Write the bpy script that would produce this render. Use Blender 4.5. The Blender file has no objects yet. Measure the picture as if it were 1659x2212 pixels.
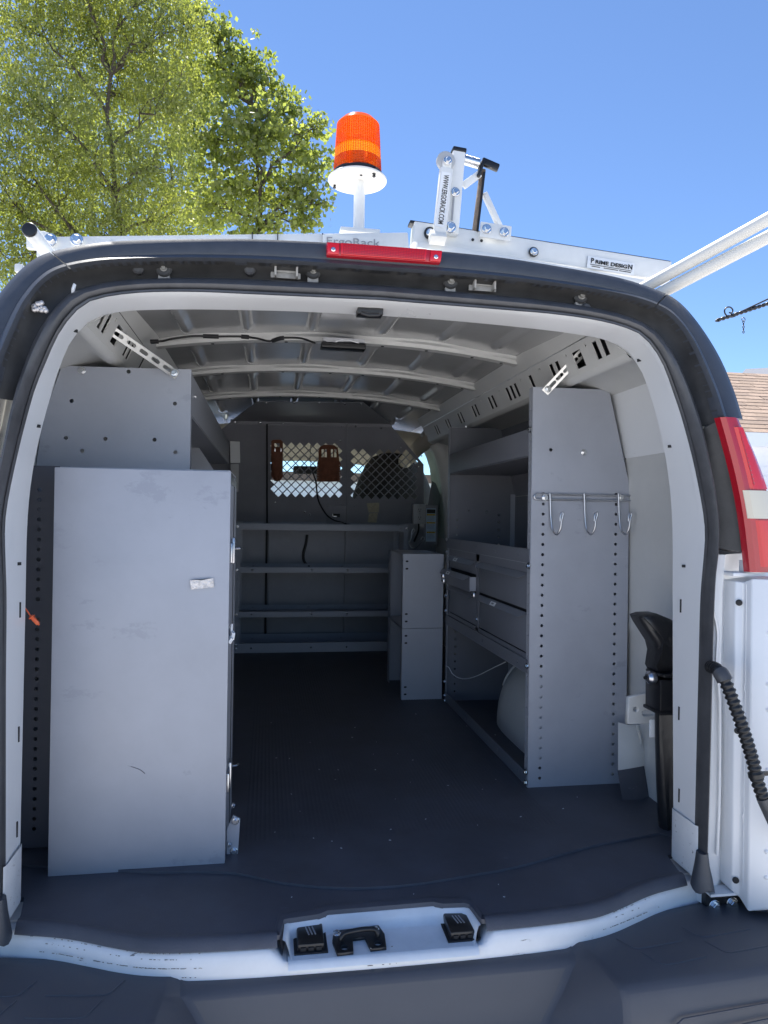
import bpy, bmesh, math, random
import numpy as np
from mathutils import Vector as V, Matrix, Euler
random.seed(7); rng = np.random.default_rng(7)
S = bpy.context.scene
COL = S.collection
R = math.radians

# ---------------------------------------------------------------- camera, world, sun
CAM = V((-.255, -1.60, 1.57)); FPX = 1560.0; YAW = R(9.16); ROLL = .0145; PITCH = 8 / 1560
_r = V((math.cos(YAW), -math.sin(YAW), 0)); _f = V((math.sin(YAW), math.cos(YAW), 0)); _u = V((0, 0, 1))
FW = _f * math.cos(PITCH) + _u * math.sin(PITCH); UP0 = _u * math.cos(PITCH) - _f * math.sin(PITCH)
RT = _r * math.cos(ROLL) + UP0 * math.sin(ROLL); UP = UP0 * math.cos(ROLL) - _r * math.sin(ROLL)
cd = bpy.data.cameras.new('camera'); cam = bpy.data.objects.new('camera', cd); COL.objects.link(cam)
cd.sensor_fit = 'HORIZONTAL'; cd.sensor_width = 36; cd.lens = 36 * FPX / 1659; cd.clip_start = .05; cd.clip_end = 2000
m = Matrix((RT, UP, -FW)).transposed().to_4x4(); m.translation = CAM; cam.matrix_world = m
S.camera = cam
SUN_EL, SUN_AZ = 63, -14      # azimuth measured from +Y (ahead of the van) towards +X
w = bpy.data.worlds.new('World'); S.world = w; w.use_nodes = True
nt = w.node_tree; bg = nt.nodes['Background']
sky = nt.nodes.new('ShaderNodeTexSky'); sky.sky_type = 'NISHITA'; sky.sun_disc = False
sky.sun_elevation = R(SUN_EL); sky.sun_rotation = R(SUN_AZ); sky.altitude = 0
sky.air_density = .7; sky.dust_density = .0; sky.ozone_density = 6
nt.links.new(sky.outputs[0], bg.inputs[0]); bg.inputs[1].default_value = .097
sd = bpy.data.lights.new('sun', 'SUN'); sd.energy = 5.0; sd.angle = R(.53); sd.color = (1, .95, .87)
sun = bpy.data.objects.new('sun', sd); COL.objects.link(sun)
to_sun = V((math.sin(R(SUN_AZ)) * math.cos(R(SUN_EL)), math.cos(R(SUN_AZ)) * math.cos(R(SUN_EL)), math.sin(R(SUN_EL))))
sun.rotation_euler = to_sun.to_track_quat('Z', 'Y').to_euler(); sun.location = to_sun * 30
S.view_settings.view_transform = 'Standard'; S.view_settings.look = 'None'; S.view_settings.gamma = 1
S.view_settings.use_curve_mapping = False; S.view_settings.exposure = 1.25

# ---------------------------------------------------------------- helpers
def at(px, py, x=None, y=None, z=None, plane=None):
    """point of the place seen at a pixel of the photo (1659 wide), on a known plane"""
    d = FW + RT * ((px - 829.5) / FPX) + UP * ((1106 - py) / FPX)
    if plane: p0, n = plane; t = (p0 - CAM).dot(n) / d.dot(n)
    elif x is not None: t = (x - CAM.x) / d.x
    elif y is not None: t = (y - CAM.y) / d.y
    else: t = (z - CAM.z) / d.z
    return CAM + d * t

def mat(name, color, rough=.5, metal=0, noise=None, bump=None, spec=.5, coat=0, trans=0, ior=1.5, wear=None, mix=None):
    """principled paint; noise=(scale, amount) mottles the colour, bump=(scale, strength), wear=(scale, threshold, colour)"""
    M = bpy.data.materials.new(name); M.use_nodes = True
    t = M.node_tree; N = t.nodes; L = t.links; b = N['Principled BSDF']
    b.inputs['Base Color'].default_value = (*color, 1); b.inputs['Roughness'].default_value = rough
    b.inputs['Metallic'].default_value = metal; b.inputs['Specular IOR Level'].default_value = spec
    b.inputs['Coat Weight'].default_value = coat; b.inputs['Coat Roughness'].default_value = .08
    b.inputs['Transmission Weight'].default_value = trans; b.inputs['IOR'].default_value = ior
    geo = N.new('ShaderNodeNewGeometry'); pos = geo.outputs['Position']
    col = None
    if noise:
        n = N.new('ShaderNodeTexNoise'); n.inputs['Scale'].default_value = noise[0]; n.inputs['Detail'].default_value = 6
        n.inputs['Roughness'].default_value = .65
        L.new(pos, n.inputs['Vector'])
        mr = N.new('ShaderNodeMapRange'); mr.inputs[1].default_value = .3; mr.inputs[2].default_value = .7
        mr.inputs[3].default_value = 1 - noise[1]; mr.inputs[4].default_value = 1 + noise[1]
        L.new(n.outputs['Fac'], mr.inputs[0])
        mx = N.new('ShaderNodeVectorMath'); mx.operation = 'SCALE'; mx.inputs[0].default_value = color
        L.new(mr.outputs[0], mx.inputs['Scale']); col = mx.outputs[0]
        rr = N.new('ShaderNodeMapRange'); rr.inputs[1].default_value = .3; rr.inputs[2].default_value = .7
        rr.inputs[3].default_value = max(.02, rough - .03); rr.inputs[4].default_value = min(1, rough + .03)
        L.new(n.outputs['Fac'], rr.inputs[0]); L.new(rr.outputs[0], b.inputs['Roughness'])
    if wear:
        sc, th, wc = wear
        n = N.new('ShaderNodeTexNoise'); n.inputs['Scale'].default_value = 1; n.inputs['Detail'].default_value = 8; n.inputs['Roughness'].default_value = .7
        vm = N.new('ShaderNodeVectorMath'); vm.operation = 'MULTIPLY'; vm.inputs[1].default_value = sc
        L.new(pos, vm.inputs[0]); L.new(vm.outputs[0], n.inputs['Vector'])
        cr = N.new('ShaderNodeMapRange'); cr.inputs[1].default_value = th; cr.inputs[2].default_value = th + .035
        L.new(n.outputs['Fac'], cr.inputs[0])
        mx = N.new('ShaderNodeMix'); mx.data_type = 'RGBA'
        L.new(cr.outputs[0], mx.inputs[0]); mx.inputs[6].default_value = (*color, 1); mx.inputs[7].default_value = (*wc, 1)
        if col: L.new(col, mx.inputs[6])
        col = mx.outputs[2]
    if col: L.new(col, b.inputs['Base Color'])
    if bump:
        n = N.new('ShaderNodeTexNoise'); n.inputs['Scale'].default_value = bump[0]; n.inputs['Detail'].default_value = 4
        L.new(pos, n.inputs['Vector'])
        bp = N.new('ShaderNodeBump'); bp.inputs['Strength'].default_value = bump[1]; bp.inputs['Distance'].default_value = .002
        L.new(n.outputs['Fac'], bp.inputs['Height']); L.new(bp.outputs[0], b.inputs['Normal'])
    return M

def leafmat(name, c1, c2, trans):
    M = bpy.data.materials.new(name); M.use_nodes = True
    t = M.node_tree; N = t.nodes; L = t.links; N.remove(N['Principled BSDF'])
    geo = N.new('ShaderNodeNewGeometry')
    n = N.new('ShaderNodeTexNoise'); n.inputs['Scale'].default_value = 1.3; n.inputs['Detail'].default_value = 3
    L.new(geo.outputs['Position'], n.inputs['Vector'])
    add = N.new('ShaderNodeMath'); add.operation = 'MULTIPLY_ADD'; add.inputs[1].default_value = .5
    L.new(geo.outputs['Random Per Island'], add.inputs[0]); L.new(n.outputs['Fac'], add.inputs[2])
    mr = N.new('ShaderNodeMapRange'); mr.inputs[1].default_value = .35; mr.inputs[2].default_value = 1.1
    L.new(add.outputs[0], mr.inputs[0])
    mx = N.new('ShaderNodeMix'); mx.data_type = 'RGBA'; mx.inputs[6].default_value = (*c1, 1); mx.inputs[7].default_value = (*c2, 1)
    L.new(mr.outputs[0], mx.inputs[0])
    d = N.new('ShaderNodeBsdfDiffuse'); tr = N.new('ShaderNodeBsdfTranslucent'); g = N.new('ShaderNodeBsdfGlossy'); g.inputs['Roughness'].default_value = .45
    L.new(mx.outputs[2], d.inputs[0])
    sc = N.new('ShaderNodeMix'); sc.data_type = 'RGBA'; sc.blend_type = 'MULTIPLY'; sc.inputs[0].default_value = 1
    L.new(mx.outputs[2], sc.inputs[6]); sc.inputs[7].default_value = (*trans, 1); sc.clamp_result = False
    L.new(sc.outputs[2], tr.inputs[0])
    a = N.new('ShaderNodeMixShader'); a.inputs[0].default_value = .5; L.new(d.outputs[0], a.inputs[1]); L.new(tr.outputs[0], a.inputs[2])
    a2 = N.new('ShaderNodeMixShader'); a2.inputs[0].default_value = .06; L.new(a.outputs[0], a2.inputs[1]); L.new(g.outputs[0], a2.inputs[2])
    L.new(a2.outputs[0], N['Material Output'].inputs[0])
    return M

def glassmat(name, tint, gloss=.08, rough=.02):
    M = bpy.data.materials.new(name); M.use_nodes = True
    t = M.node_tree; N = t.nodes; L = t.links; N.remove(N['Principled BSDF'])
    tp = N.new('ShaderNodeBsdfTransparent'); tp.inputs[0].default_value = (*tint, 1)
    g = N.new('ShaderNodeBsdfGlossy'); g.inputs['Roughness'].default_value = rough
    ms = N.new('ShaderNodeMixShader'); ms.inputs[0].default_value = gloss
    L.new(tp.outputs[0], ms.inputs[1]); L.new(g.outputs[0], ms.inputs[2]); L.new(ms.outputs[0], N['Material Output'].inputs[0])
    return M

ORG = {}
def link(o, parent):
    COL.objects.link(o)
    if parent: o.parent = parent
def put(name, me, material, parent=None, smooth=None, origin=None):
    """link mesh data (world coordinates) as one object with its origin at its own centre"""
    n = len(me.vertices); co = np.empty(n * 3); me.vertices.foreach_get('co', co); co = co.reshape(-1, 3)
    c = V((co.min(0) + co.max(0)) / 2) if origin is None else V(origin)
    me.transform(Matrix.Translation(-c)); me.update()
    if material and not me.materials: me.materials.append(material)
    o = bpy.data.objects.new(name, me); link(o, parent)
    ORG[o] = c; o.location = c - (ORG[parent] if parent else V())
    if smooth is not None:
        me.polygons.foreach_set('use_smooth', [True] * len(me.polygons))
        try: me.set_sharp_from_angle(angle=R(smooth))
        except Exception: pass
    return o
def copy_of(src, loc, parent=None, rot=None, name=None):
    o = src.copy(); COL.objects.link(o); o.parent = parent; ORG[o] = V(loc)
    o.location = V(loc) - (ORG[parent] if parent else V())
    if rot is not None: o.rotation_euler = rot
    return o
def thing(name, label, cat, loc=(0, 0, 0), group=None):
    o = bpy.data.objects.new(name, None); COL.objects.link(o); o.location = loc; ORG[o] = V(loc); o.empty_display_size = .05
    o['label'] = label; o['category'] = cat
    if group: o['group'] = group
    return o
def tag(o, label, cat, group=None):
    o['label'] = label; o['category'] = cat
    if group: o['group'] = group
    return o

class MB:
    def __init__(s): s.v = []; s.f = []
    def add(s, vs, fs):
        k = len(s.v); s.v += [tuple(p) for p in vs]; s.f += [tuple(i + k for i in f) for f in fs]; return s
    def box(s, c, d, M=None):
        c = V(c); x, y, z = d[0] / 2, d[1] / 2, d[2] / 2
        p = [V((a * x, b * y, e * z)) for e in (-1, 1) for a, b in ((-1, -1), (1, -1), (1, 1), (-1, 1))]
        if M is not None: p = [M @ q for q in p]
        return s.add([c + q for q in p], [(3, 2, 1, 0), (4, 5, 6, 7), (0, 1, 5, 4), (1, 2, 6, 5), (2, 3, 7, 6), (3, 0, 4, 7)])
    def bx(s, x0, x1, y0, y1, z0, z1): return s.box(((x0 + x1) / 2, (y0 + y1) / 2, (z0 + z1) / 2), (abs(x1 - x0), abs(y1 - y0), abs(z1 - z0)))
    def bar(s, a, b, wx, wy, up=(0, 0, 1)):
        a, b = V(a), V(b); d = b - a; z = d.normalized(); x = V(up).cross(z)
        if x.length < 1e-4: x = V((1, 0, 0))
        x.normalize(); y = z.cross(x)
        return s.box((a + b) / 2, (wx, wy, d.length), Matrix((x, y, z)).transposed())
    def tube(s, pts, r, n=10, cap=True):
        pts = [V(p) for p in pts]; k = len(pts); rr = r if hasattr(r, '__len__') else [r] * k
        x = None; rows = []
        for i, p in enumerate(pts):
            t = (pts[min(i + 1, k - 1)] - pts[max(i - 1, 0)]).normalized()
            if x is None: x = t.orthogonal().normalized()
            x = (x - t * x.dot(t)).normalized(); y = t.cross(x)
            rows.append([p + (x * math.cos(6.28318 * j / n) + y * math.sin(6.28318 * j / n)) * rr[i] for j in range(n)])
        return s.loft(rows, closed=True, cap=cap)
    def loft(s, rows, closed=False, cap=False):
        n = len(rows[0]); vs = [p for r_ in rows for p in r_]; fs = []
        for i in range(len(rows) - 1):
            for j in range(n if closed else n - 1):
                a, b = i * n + j, i * n + (j + 1) % n; fs.append((a, b, b + n, a + n))
        if cap: fs += [tuple(range(n))[::-1], tuple((len(rows) - 1) * n + j for j in range(n))]
        return s.add(vs, fs)
    def lathe(s, c, prof, n=24, axis=(0, 0, 1), cap=True):
        z = V(axis).normalized(); x = z.orthogonal().normalized(); y = z.cross(x); c = V(c)
        return s.loft([[c + z * h + (x * math.cos(6.28318 * j / n) + y * math.sin(6.28318 * j / n)) * r_ for j in range(n)] for r_, h in prof], closed=True, cap=cap)
    def prism(s, poly, vec):
        n = len(poly); vec = V(vec); p = [V(q) for q in poly]
        return s.add(p + [q + vec for q in p], [tuple(range(n))[::-1], tuple(range(n, 2 * n))] + [(i, (i + 1) % n, (i + 1) % n + n, i + n) for i in range(n)])
    def mesh(s, name='mesh', bevel=0, seg=2, ang=35):
        me = bpy.data.meshes.new(name)
        if bevel:
            bm = bmesh.new(); vs = [bm.verts.new(p) for p in s.v]
            for f in s.f:
                try: bm.faces.new([vs[i] for i in f])
                except ValueError: pass
            bmesh.ops.recalc_face_normals(bm, faces=bm.faces)
            ed = [e for e in bm.edges if len(e.link_faces) == 2 and e.calc_face_angle(0) > R(ang)]
            bmesh.ops.bevel(bm, geom=ed, offset=bevel, segments=seg, affect='EDGES', profile=.5, clamp_overlap=True)
            bm.to_mesh(me); bm.free()
        else:
            me.from_pydata(s.v, [], s.f); me.validate()
            bm = bmesh.new(); bm.from_mesh(me); bmesh.ops.recalc_face_normals(bm, faces=bm.faces); bm.to_mesh(me); bm.free()
        return me
    def build(s, name, material, parent=None, bevel=0, seg=2, smooth=40, ang=35): return put(name, s.mesh(name, bevel, seg, ang), material, parent, smooth)

def circ(x, y, r, n=10): return [(x + r * math.cos(6.28318 * (i + .5) / n), y + r * math.sin(6.28318 * (i + .5) / n)) for i in range(n)]
def slot(x, y, w_, h_, n=4):
    r_ = min(w_, h_) / 2; o = []
    for q, (sx, sy) in enumerate(((1, 1), (-1, 1), (-1, -1), (1, -1))):
        for i in range(n + 1):
            a = math.pi / 2 * (q + i / n); o.append((x + sx * (w_ / 2 - r_) + r_ * math.cos(a), y + sy * (h_ / 2 - r_) + r_ * math.sin(a)))
    return o
def rect(x0, x1, y0, y1): return [(x0, y0), (x1, y0), (x1, y1), (x0, y1)]
def plate(name, outline, holes, th, O, X, Y, material, parent=None, bev=0):
    """sheet with real holes: 2-D outline and holes in the frame (O, X, Y), thickness th centred on it"""
    cu = bpy.data.curves.new('sheet', 'CURVE'); cu.dimensions = '2D'; cu.fill_mode = 'BOTH'; cu.extrude = th / 2
    if bev: cu.bevel_depth = bev; cu.bevel_resolution = 1; cu.offset = -bev
    for lp in [outline] + list(holes):
        sp = cu.splines.new('POLY'); sp.points.add(len(lp) - 1)
        for p, q in zip(sp.points, lp): p.co = (q[0], q[1], 0, 1)
        sp.use_cyclic_u = True
    ob = bpy.data.objects.new('sheet', cu); me = bpy.data.meshes.new_from_object(ob)
    bpy.data.objects.remove(ob); bpy.data.curves.remove(cu)
    X = V(X).normalized(); Y = V(Y).normalized(); Z = X.cross(Y)
    M4 = Matrix((X, Y, Z)).transposed().to_4x4(); M4.translation = V(O); me.transform(M4); me.name = name
    me.materials.clear()
    return put(name, me, material, parent)
def text_mesh(txt, size, O, X, Y, material, parent, name='lettering', width=None, th=.0006, shear=0, bold=0):
    cu = bpy.data.curves.new('t', 'FONT'); cu.body = txt; cu.size = size; cu.extrude = th; cu.align_x = 'CENTER'; cu.align_y = 'CENTER'; cu.shear = shear
    cu.offset = bold
    ob = bpy.data.objects.new('t', cu); me = bpy.data.meshes.new_from_object(ob); bpy.data.objects.remove(ob); bpy.data.curves.remove(cu)
    X = V(X).normalized(); Y = V(Y).normalized(); Y = (Y - X * Y.dot(X)).normalized(); Z = X.cross(Y)
    if width:
        xs = [v.co.x for v in me.vertices]; me.transform(Matrix.Scale(width / (max(xs) - min(xs)), 4, (1, 0, 0)))
    M4 = Matrix((X, Y, Z)).transposed().to_4x4(); M4.translation = V(O); me.transform(M4); me.materials.clear()
    return put(name, me, material, parent)

def cr(pts, n):
    """Catmull-Rom through pts, resampled to n points equally spaced along it"""
    P_ = [V(p) for p in pts]; P_ = [P_[0] * 2 - P_[1]] + P_ + [P_[-1] * 2 - P_[-2]]; out = []
    for i in range(1, len(P_) - 2):
        a, b, c, d = P_[i - 1:i + 3]
        for k in range(12):
            t = k / 12; out.append(.5 * (2 * b + (c - a) * t + (2 * a - 5 * b + 4 * c - d) * t * t + (3 * b - a - 3 * c + d) * t ** 3))
    out.append(P_[-2]); L_ = [0]
    for a, b in zip(out, out[1:]): L_.append(L_[-1] + (b - a).length)
    res = []; j = 0
    for k in range(n):
        s_ = L_[-1] * k / (n - 1)
        while j < len(L_) - 2 and L_[j + 1] < s_: j += 1
        u = (s_ - L_[j]) / max(1e-9, L_[j + 1] - L_[j]); res.append(out[j].lerp(out[j + 1], min(1, max(0, u))))
    return res

# ---------------------------------------------------------------- materials
WHITE = mat('white_paint', (.78, .79, .80), .30, noise=(2.5, .012), coat=.2)
WHITEIN = mat('white_primer_paint', (.66, .66, .64), .38, noise=(6, .05))
ROOFIN = mat('bare_roof_paint', (.58, .58, .575), .17, .35, noise=(3, .08))
SILLW = mat('scuffed_white_paint', (.78, .79, .80), .35, noise=(14, .05), wear=((6, 55, 55), .625, (.20, .18, .16)))
POCKET = mat('stained_white_paint', (.76, .79, .82), .35, noise=(20, .05), wear=((38, 38, 38), .70, (.40, .30, .17)))
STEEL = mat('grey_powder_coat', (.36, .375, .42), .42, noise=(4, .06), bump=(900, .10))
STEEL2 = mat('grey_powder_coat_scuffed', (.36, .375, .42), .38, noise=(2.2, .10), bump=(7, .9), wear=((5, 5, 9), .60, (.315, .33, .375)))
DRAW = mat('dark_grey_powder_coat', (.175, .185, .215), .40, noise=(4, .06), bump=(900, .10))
SHADED = mat('shaded_grey_powder_coat', (.165, .17, .195), .42, noise=(4, .06), bump=(900, .10))  # same grey coat, darkened to paint the shade inside the right unit
PART = mat('dark_partition_coat', (.285, .29, .32), .45, noise=(4, .10), bump=(700, .12))
TRIM = mat('black_trim_plastic', (.056, .062, .075), .40, noise=(30, .10), bump=(1500, .15))
RECESS = mat('dusty_black_plastic', (.05, .05, .051), .55, noise=(12, .35), wear=((30, 30, 30), .69, (.10, .09, .08)))
RUBBER = mat('black_rubber', (.068, .069, .074), .42, noise=(18, .25))
MAT = mat('black_floor_rubber', (.078, .081, .098), .52, noise=(5, .25), bump=(260, .25), wear=((9, 26, 14), .665, (.13, .13, .16)))
BUMP = mat('charcoal_bumper_plastic', (.085, .085, .096), .45, noise=(3, .10), bump=(1200, .2))
BLACK = mat('black_metal', (.012, .012, .014), .35)
BLACKM = mat('matte_black', (.015, .015, .017), .7)
VINYL = mat('creased_black_vinyl', (.018, .018, .02), .38, bump=(40, .6))
CHROME = mat('zinc_plated', (.72, .73, .74), .22, 1, noise=(60, .12))
GALV = mat('galvanised_strap', (.60, .60, .58), .30, 1, noise=(40, .15))
WIREM = mat('zinc_wire', (.52, .53, .56), .30, 1)
RACKW = mat('rack_white_enamel', (.74, .75, .74), .35, noise=(14, .05), wear=((22, 22, 22), .74, (.25, .23, .2)))
CREAM = mat('cream_disc_enamel', (.80, .78, .72), .4, noise=(20, .04), wear=((25, 25, 25), .71, (.35, .33, .28)))
LEATHER = mat('brown_leather', (.21, .085, .05), .45, noise=(30, .25), bump=(220, .4))
REDL = mat('red_lens_plastic', (.62, .008, .018), .16, coat=.5)
REDD = mat('red_lens_deep', (.40, .010, .022), .18, coat=.5)
REVL = mat('clear_reverse_lens', (.60, .55, .45), .2, coat=.5)
LAB = mat('label_paper', (.80, .82, .84), .5)
YEL = mat('label_yellow', (.80, .56, .03), .5)
INK = mat('black_ink', (.02, .02, .022), .6)
INKG = mat('grey_ink', (.30, .31, .33), .6)
FOAM = mat('yellowed_tape', (.50, .46, .33), .7, noise=(60, .2))
FOIL = mat('wrinkled_silver_tape', (.52, .50, .50), .35, .5, noise=(90, .3), bump=(160, .8))
OUTLET = mat('grey_outlet_plastic', (.42, .43, .44), .4)
ORANGE = mat('orange_plastic', (.75, .13, .04), .4)
CLOTH = mat('dark_seat_cloth', (.028, .027, .026), .85, bump=(300, .4))
LINER = mat('beige_headliner', (.52, .46, .38), .9, bump=(300, .3))
WOODD = mat('worn_rack_bar', (.20, .15, .11), .5, noise=(25, .5))
IRON = mat('wrought_iron', (.012, .013, .016), .4, bump=(80, .3))
SIDE = mat('white_siding', (.72, .74, .78), .55, noise=(2, .05))
FASC = mat('white_fascia', (.76, .79, .83), .5)
SHING = [mat('tan_shingle', c, .9, noise=(25, .22), bump=(120, .6)) for c in ((.27, .20, .155), (.235, .175, .14), (.31, .23, .18))]
CONC = mat('concrete_drive', (.54, .53, .52), .85, noise=(1.5, .12), bump=(60, .4))
BARK = mat('grey_brown_bark', (.085, .068, .055), .9, noise=(8, .3), bump=(25, .8))
TUBE = mat('ivory_tube_enamel', (.66, .65, .61), .38)
RECW = mat('dusty_grey_paint', (.36, .35, .33), .6, noise=(40, .2))
GLASS = glassmat('tinted_glass', (.86, .95, .90), .06)
DARKWIRE = mat('black_wire_loom', (.014, .014, .015), .45)

# amber lens: dyed translucent plastic with fine rings
def amber(name, k1, k2, k3, tp_):
    M = bpy.data.materials.new(name); M.use_nodes = True; t = M.node_tree; N = t.nodes; L = t.links; b = N['Principled BSDF']
    b.inputs['Base Color'].default_value = (*k1, 1); b.inputs['Roughness'].default_value = .18; b.inputs['Coat Weight'].default_value = .4
    tr = N.new('ShaderNodeBsdfTranslucent'); tr.inputs[0].default_value = (*k2, 1)
    tp = N.new('ShaderNodeBsdfTransparent'); tp.inputs[0].default_value = (*k3, 1)
    a = N.new('ShaderNodeMixShader'); a.inputs[0].default_value = .55; c = N.new('ShaderNodeMixShader'); c.inputs[0].default_value = tp_
    L.new(b.outputs[0], a.inputs[1]); L.new(tr.outputs[0], a.inputs[2]); L.new(a.outputs[0], c.inputs[1]); L.new(tp.outputs[0], c.inputs[2])
    L.new(c.outputs[0], N['Material Output'].inputs[0]); return M
AMBER = amber('amber_lens_plastic', (.85, .17, .006), (.9, .26, .008), (1, .36, .02), .30)
AMBER2 = amber('amber_band_plastic', (1, .55, .02), (1, .75, .05), (1, .7, .05), .22)
AMBER3 = amber('amber_base_plastic', (.55, .10, .008), (.6, .15, .01), (.9, .3, .02), .30)

# ---------------------------------------------------------------- bolts (shared data)
def bolt_mesh(r_, h_, washer):
    b = MB()
    b.lathe((0, 0, 0), [(washer, 0), (washer, .25 * h_), (washer * .9, .32 * h_)], 14)
    b.lathe((0, 0, 0), [(r_, .3 * h_), (r_, .9 * h_), (r_ * .82, h_)], 6)
    me = b.mesh('bolt'); me.materials.append(CHROME); return me
BOLT = bolt_mesh(.0065, .009, .010)
def screw_mesh():
    b = MB(); b.lathe((0, 0, 0), [(.007, 0), (.0065, .002), (.004, .0035), (.0015, .0035), (.001, .002)], 12)
    me = b.mesh('screw'); me.materials.append(CHROME); return me
SCREW = screw_mesh()
BOLTD = BOLT.copy(); BOLTD.materials.clear(); BOLTD.materials.append(mat('dull_dusty_bolt', (.30, .29, .27), .5, .6, noise=(80, .3)))
def fix(me, name, loc, nrm, parent, s=1.0):
    o = bpy.data.objects.new(name, me); link(o, parent); ORG[o] = V(loc); o.location = V(loc) - (ORG[parent] if parent else V())
    o.rotation_euler = V(nrm).to_track_quat('Z', 'Y').to_euler(); o.scale = (s, s, s); return o

# ================================================================ SETTING
g = MB(); g.add([(-400, -400, 0), (400, -400, 0), (400, 400, 0), (-400, 400, 0)], [(0, 1, 2, 3)])
o = g.build('ground', CONC); o['kind'] = 'structure'

# ================================================================ THE VAN
VAN = thing('cargo_van', 'white cargo van seen from behind with its rear doors open', 'van', (0, 1.5, 0))
FZ = .70
def half(pts, n=60): return cr(pts, n)      # (x, z, y): the rear face leans forward towards the roof
WI = half([(.785, .70, .11), (.787, .834, .112), (.790, 1.1, .125), (.792, 1.361, .135), (.793, 1.518, .14), (.789, 1.61, .142), (.778, 1.696, .142), (.762, 1.774, .142), (.748, 1.838, .148), (.736, 1.894, .158), (.714, 1.964, .170), (.675, 2.014, .176), (.613, 2.040, .172), (.53, 2.050, .17), (.41, 2.058, .17), (.2, 2.066, .17), (0, 2.068, .17)])
WS = half([(.782, .70, .022), (.783, .755, .022), (.786, .923, .024), (.791, 1.21, .026), (.791, 1.38, .022), (.792, 1.48, .012), (.792, 1.537, .008), (.788, 1.594, .012), (.772, 1.706, .026), (.754, 1.819, .050), (.737, 1.875, .056), (.706, 1.956, .060), (.669, 2.012, .066), (.629, 2.038, .07), (.545, 2.057, .073), (.43, 2.067, .075), (.3, 2.070, .075), (0, 2.075, .075)])
SO = half([(.794, .70, -.012), (.795, .757, -.012), (.799, .943, -.012), (.804, 1.388, -.016), (.812, 1.50, -.018), (.814, 1.553, -.018), (.808, 1.62, -.016), (.796, 1.693, -.010), (.786, 1.792, .010), (.774, 1.874, .036), (.751, 1.960, .060), (.721, 2.024, .084), (.690, 2.064, .105), (.62, 2.092, .116), (.536, 2.106, .118), (.436, 2.115, .12), (.316, 2.121, .12), (0, 2.127, .12)])
RO = half([(.872, 1.47, -.06), (.862, 1.637, -.05), (.835, 1.73, -.04), (.805, 1.815, -.028), (.798, 1.888, .000), (.777, 1.976, .028), (.764, 2.017, .042), (.738, 2.064, .058), (.700, 2.097, .072), (.619, 2.121, .080), (.499, 2.136, .084), (.346, 2.146, .085), (.169, 2.150, .085), (0, 2.149, .085)])
TO = half([(.955, 1.47, -.04), (.930, 1.637, -.02), (.91, 1.73, -.01), (.890, 1.817, .0), (.884, 1.898, .030), (.860, 1.989, .058), (.816, 2.078, .085), (.765, 2.136, .100), (.689, 2.163, .10), (.601, 2.182, .10), (.44, 2.199, .10), (.298, 2.210, .10), (.13, 2.215, .10), (0, 2.216, .10)])
def crop_z(prof, z0, n=60):
    q = [p for p in prof if p.y >= z0]; return cr(q, n)
def mirror(row): return row + [V((-p.x, p.y, p.z)) for p in row[-2::-1]]
def arch(prof, dy): return mirror([V((p.x, p.z + dy, p.y)) for p in prof])
def mixp(a, b, t): return [p.lerp(q, t) for p, q in zip(a, b)]

# painted jamb round the opening: front flange, soft crease, return
b = MB(); b.loft([arch(WS, .012), arch(WS, -.004), arch(mixp(WS, WI, .25), -.020), arch(mixp(WS, WI, .50), -.028), arch(mixp(WS, WI, .62), -.016), arch(WI, -.004), arch(WI, .006), arch([p + V((.014 if p.y < 2.0 else 0, .004 if p.y > 2.0 else 0, .012)) for p in WI], 0)])
JAMB = b.build('door_jamb', WHITE, VAN, smooth=30)
JY = ((0, -.004), (.25, -.020), (.50, -.028), (.62, -.016), (1, -.004))
def jamb_pt(px, py):
    best = None
    for i_ in range(len(WS) - 6):
        for k in range(41):
            t = k / 40; q = WS[i_].lerp(WI[i_], t); a_ = max(j_ for j_ in range(4) if JY[j_][0] <= t + 1e-6); (t0, y0), (t1, y1) = JY[a_], JY[a_ + 1]
            P3 = V((q.x, q.z + y0 + (y1 - y0) * (t - t0) / (t1 - t0), q.y)); d_ = P3 - CAM; w_ = d_.dot(FW)
            e = (829.5 + FPX * d_.dot(RT) / w_ - px) ** 2 + (1106 - FPX * d_.dot(UP) / w_ - py) ** 2
            if best is None or e < best[0]: best = (e, P3, t)
    return best[1], best[2]
JS = [(jamb_pt(px, py), py > 1280) for px, py in ((1386, 786), (1450, 972), (1481, 1210), (1473, 1302), (1469, 1538), (1465, 1722))]
for sx in (-1, 1):     # slots punched into the jamb
    for (p, t), tall in JS:
        q = MB(); sl = .12 if t < .5 else (1.9 if t < .62 else 1.35)
        dx = V((-sx * math.cos(math.atan(sl)), math.sin(math.atan(sl)), 0)); Mx = Matrix((dx, V((0, 0, 1)).cross(dx), V((0, 0, 1)))).transposed()
        q.box((p.x * sx, p.y, p.z), (.005 if tall else .015, .003, .034 if tall else .007), Mx); q.build('jamb_slot', BLACKM, JAMB)
for sx in (-1, 1):     # lower jamb gusset overlapping the pillar
    y0 = .018
    q = MB(); q.loft([[V((sx * x, y, z)) for x, y in ((.7865, .010), (.784, .004), (.781, .012), (.781, .10), (.784, .118))] for z in (.705, .742, .80, .826 - .012, .83)])
    oo = q.build('jamb_gusset', SILLW, JAMB, smooth=60)
# seam lines of the upper flange
for px, py in ((416, 650), (1166, 700)):
    p = at(px, py, y=.03)
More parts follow.
